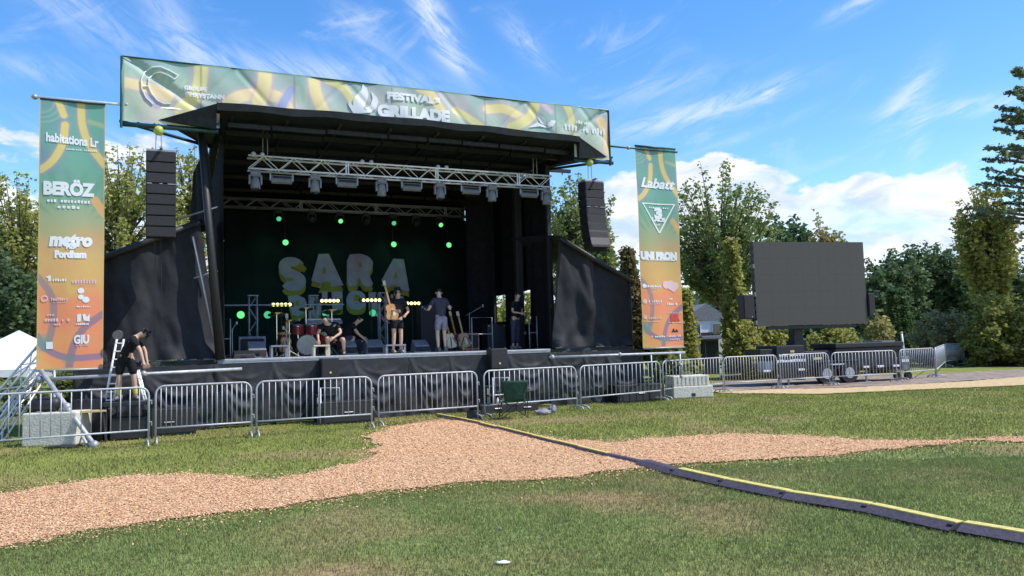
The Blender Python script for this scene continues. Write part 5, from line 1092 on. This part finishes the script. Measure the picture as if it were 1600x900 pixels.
# small silver utility cart right of the trailer
uc = thing('generator_cart', 'small silver and white generator cart behind the barricade corner', 'generator', G(1410, 594), SR); MB().box((0, .3, .60), (.75, .6, .5)).build('housing', M['greyp'], uc, bev=.03); MB().box((0, -.02, .70), (.6, .02, .1)).build('louvre', M['white'], uc); MB().lathe([(.14, -.05), (.14, .05)], (-.2, .0, .16), 14, axis='Y').lathe([(.14, -.05), (.14, .05)], (.25, 0, .16), 14, axis='Y').build('wheel', M['rubber'], uc)

# ================================================================== BLOCKS, TENT, TRUSS RAMP, HOUSE
def block(label, p, rz, d, m='conc', z=0, hole=False, ribs=0):
    o = thing('concrete_block', label, 'concrete block', Vector((p[0], p[1], z)), rz, 'pale concrete ballast blocks'); MB().box((0, 0, d[2] / 2), d).build('block', M[m], o, bev=.025)
    MB().box((0, 0, d[2] + .01), (d[0] * .3, .04, .03)).build('lifting_eye', M['dalu'], o)
    if hole: MB().box((0, -d[1] / 2 - .002, .09), (.12, .01, .09)).build('drain_slot', M['black'], o)
    for k in range(ribs): MB().box(((k + .5) * d[0] / ribs - d[0] / 2, -d[1] / 2 - .008, d[2] * .5), (d[0] / ribs * .45, .016, d[2] * .8)).build('rib', M[m], o, bev=.004)
    return o
g = G(1074, 622); rzb = R(12); block('lower pale concrete block under the right banner, with a dark drain slot', (g.x + .12, g.y + .30), rzb, (1.25, .62, .34), 'conc', hole=True); block('upper ribbed grey-white block stacked under the right banner', (g.x + .08, g.y + .34), rzb, (1.15, .58, .30), 'conc', z=.345, ribs=9)
g = G(72, 698); block('pale ballast block at the left behind the barricade, with a black bag on it', (g.x - .02, g.y + .4), R(4), (1.02, .65, .64), 'conc'); g2 = G(112, 690); block('second pale ballast block partly behind the slanting pipe', (g2.x + .08, g2.y + .5), R(4), (.55, .5, .58), 'conc2')
bag = thing('duffel_bag', 'black duffel bag lying on the left ballast block', 'bag', Vector((g.x - .22, g.y + .35, .645)), R(4)); MB().tube([(-.27, 0, .14), (-.22, 0, .145), (0, 0, .15), (.22, 0, .145), (.27, 0, .14)], [.07, .13, .145, .13, .07], 12).build('body', M['black'], bag, smooth=True); MB().tube([(-.14, -.1, .22), (-.08, -.1, .32), (.08, -.1, .32), (.14, -.1, .22)], .012, 5).build('handle', M['rubber'], bag)
case2 = thing('flight_case', 'dark case standing behind the left ballast block', 'case', Vector((g.x + .35, g.y + 1.0, 0)), R(4)); MB().box((0, 0, .42), (.55, .5, .84)).build('body', M['case'], case2, bev=.02); MB().box((0, -.26, .6), (.2, .02, .06)).build('latch', M['dalu'], case2)
tp_ = D(29, 560, 30.0); hz_ = lambda py: D(29, py, 30.0).z
tent = thing('event_tent', 'white peaked event tent at the left edge beyond the banner', 'tent', Vector((tp_.x, tp_.y, 0)), R(15)); e = 2.3; ze, zt = hz_(576), hz_(516)
b = MB(); N_ = 8
for k in range(4):
    c0 = Matrix.Rotation(k * math.pi / 2, 3, 'Z'); 
    b.grid(10, N_, lambda i, j, c0=c0: tuple(c0 @ Vector(((-e + 2 * e * i) * (1 - j), -e * (1 - j), ze + (zt - ze) * (j ** 1.12)))))
b.build('canopy', M['tent'], tent, smooth=True); b = MB()
for k in range(4): c0 = Matrix.Rotation(k * math.pi / 2, 3, 'Z'); b.grid(16, 1, lambda i, j, c0=c0: tuple(c0 @ Vector((-e + 2 * e * i, -e - .01, ze - .28 * j + .03 * math.sin(i * 50) * j))))
b.build('valance', M['tent'], tent)
for sx in (-1, 1):
    for sy in (-1, 1): MB().tube([(sx * e, sy * e, 0), (sx * e, sy * e, ze)], .03, 6).build('leg', M['white'], tent)
# slanting truss ramp at the far left
pa, pb = D(-20, 655, 16.5), D(66, 556, 16.5); Lr = (pb - pa).length
rp = box_truss('leaning_truss', 'pair of silver truss chords slanting up at the far left behind the barricade', Lr + .6, .30, 'alu', .025, .012, .32, 'truss'); dv = (pb - pa).normalized(); rp.location = pa - dv * .3; rp.rotation_euler = dv.to_track_quat('X', 'Z').to_euler(); rp.location.z = max(rp.location.z, .2)
pa, pb = D(-10, 690, 16.0), D(60, 585, 16.9); rp2 = box_truss('leaning_truss', 'lower silver truss slanting beneath the first at the far left', (pb - pa).length, .22, 'alu', .02, .010, .28, 'truss'); dv = (pb - pa).normalized(); rp2.location = pa; rp2.rotation_euler = dv.to_track_quat('X', 'Z').to_euler()
# low house between trees
hb = base_at(1106, 37); hz = lambda py: D(1106, py, 37).z
hs_ = thing('white_house', 'white house with grey canopy glimpsed between the trees right of the banner', 'house', hb, R(8)); MB().box((0, 2.2, 1.3), (2.2, 4, 2.6)).build('wall', M['siding'], hs_); MB().prism([(-1.3, 2.6), (1.3, 2.6), (0, 3.4)], 0.1, 4.3).build('roof', M['asph'], hs_); MB().box((.1, -.4, 1.75), (1.6, 1.0, .16)).build('canopy', M['greyp'], hs_, bev=.02)
for x in (-.55, .5): fw = MB().box((x, .18, 2.15), (.5, .06, .6)).build('window', M['white'], hs_, bev=.01); MB().box((x, .14, 2.15), (.4, .02, .5)).build('pane', M['glass'], fw)
MB().box((.1, .18, 1.0), (.9, .06, 2.0)).build('door', M['black'], hs_, bev=.01)
for x in (-.9, 1.3): MB().tube([(x * .6, -.8, 0), (x * .6, -.8, 1.68)], .05, 6).build('canopy_post', M['black'], hs_)

# ================================================================== CABLE RAMP, CHAIR, LITTER
rp_pts = [G(683, 650), G(745, 662), G(800, 676), G(865, 692), G(935, 709), G(1000, 724), G(1060, 741), G(1130, 757), G(1200, 772), G(1270, 784), G(1345, 794), G(1420, 813), G(1500, 829), G(1600, 846), G(1720, 868), G(1850, 895)]
cr_ = thing('cable_ramp', 'long cable ramp with yellow lid and dark rubber flank crossing path and lawn', 'cable ramp', rp_pts[0]); o0 = rp_pts[0]
acc = [0.0]
for a, c in zip(rp_pts[:-1], rp_pts[1:]): acc.append(acc[-1] + (c - a).length)
def at_len(s):
    for k in range(len(acc) - 1):
        if s <= acc[k + 1] or k == len(acc) - 2: t = (s - acc[k]) / (acc[k + 1] - acc[k]); return rp_pts[k].lerp(rp_pts[k + 1], t)
s = 0; n = 0; rj = random.Random(5)
while s < acc[-1]:
    a, c = at_len(s), at_len(min(s + .90, acc[-1])); d = (c - a); L = d.length; rz = math.atan2(d.y, d.x); off = Vector((-math.sin(rz), math.cos(rz), 0)) * rj.uniform(-.025, .025)
    p = a - o0 + off; nearw = 1.0 if s > 2.9 else .55
    big = s > acc[5]; wl_, wy = (.095, .058) if big else (.03, .040)
    hh = .045 if big else .025
    rzj = rz + rj.uniform(-.012, .012)
    seg = MB().add([(0, -wl_ - wy, 0), (L, -wl_ - wy, 0), (L, -wy, hh), (0, -wy, hh), (L, wy, hh), (0, wy, hh), (L, wl_ + wy, 0), (0, wl_ + wy, 0)], [(0, 1, 2, 3), (3, 2, 4, 5), (5, 4, 6, 7), (0, 3, 5, 7), (1, 6, 4, 2)]).build('ramp_segment', M['purple'], cr_, loc=(p.x, p.y, .022), rz=rzj)
    if not (acc[4] < s < acc[5] + .3): MB().box((L / 2, wy * .1, hh + .008), (L - .012, wy * 1.7, .016)).build('lid', M['yellow'], seg, bev=.004)
    if big: MB().box((L - .03, -wy * 1.2, hh * .85), (.05, .05, .012)).build('connector', M['black'], seg)
    s += .912; n += 1
# camp chair, back towards the camera-left
cg = G(803, 654); ch = thing('camp_chair', 'dark green folding camp chair on the grass in front of the barricade', 'camping chair', cg, R(8)); q = 1.0
b = MB(); b.grid(10, 8, lambda i, j: ((-.24 - .07 * j) * (1 - i) + (.24 + .07 * j) * i - .03 * (j - .5) * (1 if i < .5 else -1), -.18 - .05 * math.sin(i * math.pi) - .10 * j, .42 + .46 * j)); b.build('backrest', M['greenc'], ch, smooth=True, solid=.015)
b = MB(); b.grid(10, 8, lambda i, j: (-.27 + .54 * i, -.18 + .46 * j, .42 - .06 * math.sin(i * math.pi) * math.sin(j * math.pi) + .04 * j)); b.build('seat', M['greenc'], ch, smooth=True, solid=.015)
for sx in (-1, 1): b = MB(); b.grid(3, 8, lambda i, j: (sx * .33 + (i - .5) * .09, -.2 + .5 * j, .62 + .01 * math.sin(j * 3))); b.build('armrest', M['greenc'], ch, solid=.015)
for sx in (-1, 1):
    for a_, c_ in (((sx * .28, -.28, .90), (sx * .30, -.20, .02)), ((sx * .33, .28, .62), (sx * .30, .28, .02)), ((sx * .3, -.20, .03), (sx * -.27, .28 * 0 - .20, .42)), ((sx * .3, .28, .03), (sx * -.27, .28, .44)), ((sx * .30, -.2, .40), (sx * .30, .28, .04))): MB().tube([a_, c_], .010, 5).build('leg', M['black'], ch)
bt = thing('water_bottle', 'pair of pale bottles in the side pocket of the camp chair', 'bottle', cg + Vector((-.36, -.10, .36))); MB().lathe([(.025, 0), (.027, .09), (.012, .12), (.012, .14)], (0, 0, 0), 10).build('bottle', M['white'], bt, smooth=True); MB().lathe([(.025, 0), (.027, .09), (.012, .12)], (.10, .02, -.04), 10).build('bottle', M['white'], bt, smooth=True)
g = G(741, 655); bg_ = thing('camera_bag', 'small black bag with strap on the grass left of the camp chair', 'bag', g, R(5)); MB().box((0, .1, .10), (.34, .22, .20), top=(.9, .85)).build('body', M['black'], bg_, bev=.03); MB().tube([(.15, .1, .1), (.28, .05, .12), (.40, .0, .02)], .015, 5).build('strap', M['rubber'], bg_); MB().ball((-.05, .12, .27), .06, 8, (1.4, 1, .8)).build('flap', M['black'], bg_, smooth=True)
def crumple(label, px, py, sx, sy, sz, m, name='discarded_cloth', cat='cloth', seed=1):
    o = thing(name, label, cat, G(px, py)); b = MB(); b.ball((0, 0, sz * .5), 1.0, 14, (sx, sy, sz * .6)); r = random.Random(seed); b.v = [(x * (1 + r.uniform(-.25, .25)), y * (1 + r.uniform(-.25, .25)), max(.012, z * (1 + r.uniform(-.3, .3)))) for x, y, z in b.v]; b.build('cloth', M[m], o, smooth=True); return o
crumple('grey crumpled garment on the grass right of the camp chair', 848, 648, .20, .13, .12, 'grey'); crumple('darker end of the crumpled garment, nearer the barricade foot', 863, 645, .10, .10, .16, 'greyp', seed=4)
crumple('small blue rag at the foot of the skirt at the left', 320, 664, .22, .1, .10, 'blue', seed=2); crumple('small blue rag at the foot of the skirt near the camp chair', 838, 633, .22, .1, .06, 'blue', seed=3)
crumple('scrap of white paper lying in the near grass at the bottom', 786, 881, .055, .03, .02, 'white', 'paper_scrap', 'litter', 7); crumple('tiny pale scrap in the grass above the other one', 781, 827, .04, .02, .012, 'greyp', 'paper_scrap', 'litter', 8)
crumple('tangle of black cable on the grass beside the slanting pipe', 98, 700, .35, .12, .05, 'rubber', 'cable_tangle', 'cable', 9)

# ================================================================== PEOPLE
def person(label, loc, rz, J, clothes, skin='skin', hairm='hair', longhair=False, cap=None, scale=1.0, sleeves=.5, facing=None, h=1.72, chairless=True):
    """J: joints in metres, x right, y away from the viewer, z up. One skin-modifier body, clothes as children."""
    o = thing('person', label, 'person', loc, rz); o.scale = (scale,) * 3
    def skinned(name, chain_pts, edges, radii, m, sub=1):
        me = bpy.data.meshes.new(name); keys = list(chain_pts); bm = bmesh.new(); lay = bm.verts.layers.skin.verify(); vv = {}
        for k in keys: v_ = bm.verts.new(chain_pts[k]); r = radii[k]; v_[lay].radius = (r if isinstance(r, tuple) else (r, r)); vv[k] = v_
        vv[keys[0]][lay].use_root = True
        for a, c in edges: bm.edges.new((vv[a], vv[c]))
        bm.to_mesh(me); bm.free(); me.materials.append(M[m]); ob = bpy.data.objects.new(name, me); C.objects.link(ob); ob.parent = o
        md = ob.modifiers.new('skin', 'SKIN'); md.use_smooth_shade = True; s_ = ob.modifiers.new('sub', 'SUBSURF'); s_.levels = sub; s_.render_levels = sub; return ob
    V_ = {k: Vector(v_) for k, v_ in J.items()}; mid = lambda a, c, t=.5: V_[a].lerp(V_[c], t)
    P = dict(pelvis=V_['pelvis'], waist=mid('pelvis', 'chest', .45), chest=V_['chest'], neck=V_['neck'])
    hd = (V_['head'] - V_['neck']).normalized(); P['jaw'] = V_['neck'] + hd * .07; P['skull'] = V_['head']; P['crown'] = V_['head'] + hd * .085
    fc = Vector(facing or (0, -1, 0)).normalized(); P['nose'] = V_['head'] + fc * .105 - hd * .01
    E = [('pelvis', 'waist'), ('waist', 'chest'), ('chest', 'neck'), ('neck', 'jaw'), ('jaw', 'skull'), ('skull', 'crown'), ('skull', 'nose')]
    Rr = dict(pelvis=(.15, .11), waist=(.13, .10), chest=(.155, .105), neck=.055, jaw=.068, skull=.088, crown=.055, nose=.020)
    for s_ in 'lr':
        P['sh' + s_] = V_['sh' + s_]; P['el' + s_] = V_['el' + s_]; P['wr' + s_] = V_['wr' + s_]; P['hip' + s_] = V_['hip' + s_]; P['kn' + s_] = V_['kn' + s_]; P['calf' + s_] = mid('kn' + s_, 'an' + s_, .3); P['an' + s_] = V_['an' + s_]; P['toe' + s_] = V_['toe' + s_]
        E += [('chest', 'sh' + s_), ('sh' + s_, 'el' + s_), ('el' + s_, 'wr' + s_), ('pelvis', 'hip' + s_), ('hip' + s_, 'kn' + s_), ('kn' + s_, 'calf' + s_), ('calf' + s_, 'an' + s_), ('an' + s_, 'toe' + s_)]
        Rr.update({'sh' + s_: .058, 'el' + s_: .040, 'wr' + s_: .026, 'hip' + s_: .085, 'kn' + s_: .055, 'calf' + s_: .056, 'an' + s_: .036, 'toe' + s_: .032})
        d = (V_['wr' + s_] - V_['el' + s_]).normalized(); side = d.cross(Vector((0, 1, 0.2))).normalized(); pm = V_['wr' + s_] + d * .06; P['pm' + s_] = pm; E.append(('wr' + s_, 'pm' + s_)); Rr['pm' + s_] = (.038, .018)
        nrm = d.cross(side)
        for q in range(4):
            off = side * ((q - 1.5) * .020); ln = (.075, .085, .08, .062)[q]; a = pm + d * .032 + off; c = a + d * ln * .5 - nrm * .012; e_ = c + d * ln * .38 - nrm * .03
            P[f'f{s_}{q}a'], P[f'f{s_}{q}b'], P[f'f{s_}{q}c'] = a, c, e_; E += [('pm' + s_, f'f{s_}{q}a'), (f'f{s_}{q}a', f'f{s_}{q}b'), (f'f{s_}{q}b', f'f{s_}{q}c')]; Rr.update({f'f{s_}{q}a': .009, f'f{s_}{q}b': .0085, f'f{s_}{q}c': .007})
        P[f't{s_}a'] = V_['wr' + s_] + d * .035 - side * .04; P[f't{s_}b'] = P[f't{s_}a'] + d * .045 - side * .012; E += [('pm' + s_, f't{s_}a'), (f't{s_}a', f't{s_}b')]; Rr.update({f't{s_}a': .011, f't{s_}b': .009})
    skinned('body', P, E, Rr, skin, 1)
    # shirt
    S_ = dict(chest=P['chest'], waist=P['waist'], pelv=P['pelvis'].lerp(P['waist'], -.25), nk=P['chest'].lerp(P['neck'], .72)); SE = [('chest', 'waist'), ('waist', 'pelv'), ('chest', 'nk')]; SR_ = dict(chest=(.185, .135), waist=(.155, .128), pelv=(.165, .135), nk=(.10, .095))
    for s_ in 'lr': S_['s' + s_] = P['sh' + s_]; S_['e' + s_] = P['sh' + s_].lerp(P['el' + s_], sleeves * 1.3); SE += [('chest', 's' + s_), ('s' + s_, 'e' + s_)]; SR_['s' + s_] = .078; SR_['e' + s_] = .064
    skinned('shirt', S_, SE, SR_, clothes[0])
    k = clothes[2]; B_ = dict(p=P['pelvis'] + Vector((0, 0, .02)), t=P['pelvis'].lerp(P['waist'], .4)); BE = [('p', 't')]; BR = dict(p=(.175, .135), t=(.16, .125))
    for s_ in 'lr':
        B_['h' + s_] = P['hip' + s_]; B_['m' + s_] = P['hip' + s_].lerp(P['kn' + s_], .5 if k > .5 else k); BE += [('p', 'h' + s_), ('h' + s_, 'm' + s_)]; BR['h' + s_] = .110; BR['m' + s_] = .098
        if k > .5: B_['k' + s_] = P['kn' + s_].lerp(P['an' + s_], max(0, k - 1)) if k > 1 else P['hip' + s_].lerp(P['kn' + s_], k); BE.append(('m' + s_, 'k' + s_)); BR['k' + s_] = .085 if k <= 1.1 else .062
    skinned('trousers' if k > 1.2 else 'shorts', B_, BE, BR, clothes[1])
    for s_ in 'lr':
        d = (P['toe' + s_] - P['an' + s_]); skinned('shoe', dict(a=P['an' + s_] + Vector((0, 0, -.02)), b=P['toe' + s_] + Vector((0, 0, .01)), c=P['an' + s_] - d * .35 + Vector((0, 0, -.03))), [('a', 'b'), ('a', 'c')], dict(a=.052, b=.045, c=.042), clothes[3])
        if len(clothes) > 4: skinned('sock', dict(a=P['calf' + s_].lerp(P['an' + s_], .1), b=P['an' + s_]), [('a', 'b')], dict(a=.062, b=.046), clothes[4])
    if cap: hb_ = dict(a=P['skull'] - fc * .01 + hd * .03, b=P['crown'] + hd * .015); skinned('cap', {**hb_, 'c': P['skull'] + fc * .13 + hd * .05}, [('a', 'b'), ('a', 'c')], dict(a=.100, b=.070, c=(.06, .014)), cap)
    hr = {'a': P['skull'] - fc * .05 + hd * .035, 'b': P['crown'] - fc * .01}; he = [('a', 'b')]; hrr = dict(a=.102, b=.074)
    if longhair: hr['c'] = P['jaw'] - fc * .08; hr['d'] = P['chest'] - fc * .12 + Vector((0, 0, .05)); he += [('a', 'c'), ('c', 'd')]; hrr.update(c=.085, d=.06)
    skinned('hair', hr, he, hrr, hairm)
    for sx in (-1, 1):
        sd_ = fc.cross(hd).normalized(); c = P['skull'] + fc * .088 + sd_ * sx * .033 + hd * .015; MB().ball(tuple(c), .010, 6).build('eye', M['white'], o); c = P['skull'] + sd_ * sx * .090; MB().ball(tuple(c), .02, 6, (.6, 1, 1.5)).build('ear', M[skin], o)
    c = P['skull'] + fc * .086 - hd * .045; MB().box(tuple(c), (.045, .012, .010)).build('mouth', M['red'], o)
    return o
def stand(hgt=1.0, spread=.11, armL=None, armR=None, lean=0.0, headd=(0, 0), foot=-1):
    J = dict(pelvis=(0, 0, .92), chest=(0, -.02 - lean, 1.30), neck=(0, -.02 - lean * 1.2, 1.47), head=(headd[0], -.04 - lean * 1.3 + headd[1], 1.60), hipl=(-.09, 0, .86), hipr=(.09, 0, .86), knl=(-spread, -.03, .48), knr=(spread, -.01, .48), anl=(-spread, .02, .085), anr=(spread, .03, .085), toel=(-spread - .02, .02 + foot * .14, .045), toer=(spread + .02, .03 + foot * .14, .045),
             shl=(-.19, -.02 - lean, 1.40), shr=(.19, -.02 - lean, 1.40), ell=(-.26, .0, 1.13), elr=(.26, .0, 1.13), wrl=(-.27, -.12, .90), wrr=(.27, -.12, .90))
    if armL: J.update(ell=armL[0], wrl=armL[1])
    if armR: J.update(elr=armR[0], wrr=armR[1])
    return J
# woman in a black dress handling a guitar
u, _ = S(621, 547, 1.1); wp = person('woman in black with long dark hair and bare legs, standing with a guitar', W(u, 1.1, DECK), TH + .2, stand(armL=((-.30, -.12, 1.16), (-.22, -.34, 1.12)), armR=((.30, -.10, 1.12), (.12, -.30, 1.02)), lean=.05, headd=(-.03, -.02)), ('tee', 'tee', .55, 'shoe'), 'skin', 'hair', True, scale=1.0)
gt = sthing('guitar', 'red-brown electric guitar held by the woman in black', 'guitar', u - .18, .82, DECK + .90, 'guitars', .2); guitar(gt, 'orange', .95, (0, 0, 0), R(-5), 0, R(-12))
# man with his back to us
u, _ = S(690, 546, 1.7); person('man in dark tee and grey shorts seen from behind, beside the bass amplifier', W(u, 1.7, DECK), TH + math.pi + .15, stand(armL=((-.32, -.06, 1.15), (-.42, -.24, 1.20)), armR=((.34, -.06, 1.14), (.30, -.28, 1.16)), lean=.04, foot=-1), ('navy', 'grey', .8, 'shoe'), 'skinp', 'hair', scale=1.04)
# crouching man
u, _ = S(520, 548, 1.5); JC = dict(pelvis=(.10, .05, .42), chest=(-.05, -.22, .72), neck=(-.10, -.34, .84), head=(-.13, -.42, .93), hipl=(.0, .02, .40), hipr=(.20, .02, .40), knl=(-.12, -.30, .48), knr=(.30, -.28, .42), anl=(-.08, -.02, .09), anr=(.28, .05, .09), toel=(-.10, -.16, .045), toer=(.30, -.09, .045), shl=(-.22, -.22, .80), shr=(.14, -.24, .80), ell=(-.34, -.34, .58), elr=(.26, -.42, .58), wrl=(-.30, -.52, .42), wrr=(.10, -.58, .46))
person('man in black crouching over gear in front of the drum kit', W(u, 1.5, DECK), TH - .3, JC, ('tee', 'tee', 1.8, 'shoe'), 'skin', 'hair')
u, _ = S(536, 548, 2.0); JC2 = {k: (v_[0], v_[1], v_[2]) for k, v_ in JC.items()}; person('second crouching figure in dark clothes bent over cases right of the first', W(u, 2.0, DECK), TH + 1.5, JC2, ('tee', 'navy', 1.0, 'shoe'), 'skin', 'hair')
u, _ = S(806, 547, 1.9); person('stagehand in dark clothes standing in the shade at the right side of the stage', W(u, 1.9, DECK), TH + .5, stand(armL=((-.24, -.10, 1.12), (-.12, -.30, 1.08)), armR=((.24, -.10, 1.12), (.08, -.30, 1.06)), lean=.06), ('tee', 'navy', 1.8, 'shoe'), 'skin', 'hair', scale=.98)
# technician bending on a platform at the left: feet on a case, reaching down to the right
pf, hf = S(199, 627, -1.15); fz = S(199, 626, -1.15)[1]
plat = sthing('work_platform', 'low black platform of cases behind the left barricade, under the man', 'platform', pf + .05, -1.15, 0); MB().box((0, 0, fz - .05), (.95, .6, .08)).build('deck', M['case'], plat, bev=.01)
for x in (-.42, .42):
    for y in (-.24, .24): MB().tube([(x, y, 0), (x, y, fz - .09)], .025, 6).build('leg', M['black'], plat)
MB().box((0, .05, fz * .3), (.7, .45, fz * .55)).build('crate', M['case'], plat, bev=.01)
wb = sthing('trestle_table', 'black folding trestle with a bare wooden board, left of the man on the platform', 'table', pf - .72, -1.35, 0); MB().box((0, 0, .62), (.72, .30, .035)).build('board', M['wood'], wb, bev=.003)
for x in (-.3, .3): MB().tube([(x, -.1, .6), (x + .06, -.16, .0)], .02, 5).tube([(x, .1, .6), (x - .04, .16, .0)], .02, 5).build('leg', M['black'], wb)
JB = dict(pelvis=(-.06, 0, .88), chest=(.08, -.05, 1.18), neck=(.19, -.09, 1.31), head=(.28, -.11, 1.365), hipl=(-.13, 0, .85), hipr=(.06, 0, .85), knl=(-.15, -.03, .48), knr=(.12, -.02, .48), anl=(-.16, .03, .085), anr=(.15, .03, .085), toel=(-.22, -.10, .045), toer=(.20, -.10, .045), shl=(.10, -.20, 1.26), shr=(.17, .10, 1.26), ell=(.24, -.27, 1.03), elr=(.32, .10, 1.02), wrl=(.30, -.32, .80), wrr=(.36, .04, .80))
person('stagehand in black with yellow socks and cap, bending over on a platform at the left', W(pf, -1.15, fz), TH, JB, ('tee', 'tee', .95, 'shoe', 'sock'), 'skin', 'hair', cap='tee', facing=(.75, -.1, -.65), scale=1.0, sleeves=.6)
# ladder leaning behind him
def ladder(label, p0, p1, w=.32, n=6):
    p0, p1 = Vector(p0), Vector(p1); o_ = thing('step_ladder', label, 'ladder', p0, 0, 'aluminium step ladder sections'); d = p1 - p0; s_ = UX * w / 2 + VX * .02
    for sg in (-1, 1): MB().tube([tuple(s_ * sg), tuple(d + s_ * sg * .8)], .022, 6).build('rail', M['alu'], o_, smooth=True)
    for k in range(n): t = (k + .5) / n; c = d * t; MB().box(tuple(c), (w * .9, .08, .025), rz=TH).build('rung', M['alu'], o_)
ua = S(168, 636, -.9); ub = S(188, 530, -.7); ladder('upright aluminium ladder behind the bending man', W(ua[0], -.9, .55), W(ub[0], -.7, ub[1]), .16, 9)
ua = S(234, 622, -.8); ub = S(215, 578, -.75); ladder('short slanting ladder leg right of the bending man', W(ua[0], -.8, .35), W(ub[0], -.75, ub[1]), .05, 3)
u, h = S(184, 524, -.6); o = sthing('flood_light', 'round black flood light on a pole behind the bending man', 'flood light', u, -.6, h - .2); MB().lathe([(.07, .12), (.11, .02), (.115, -.04)], (0, 0, .2), 16, axis='Y').build('housing', M['black'], o, smooth=True); MB().lathe([(.10, 0), (.09, .01)], (0, -.045, .2), 16, axis='Y').build('lens', M['lens'], o); MB().tube([(0, .02, .05), (0, .02, -(h - .2))], .02, 6).build('pole', M['black'], o)
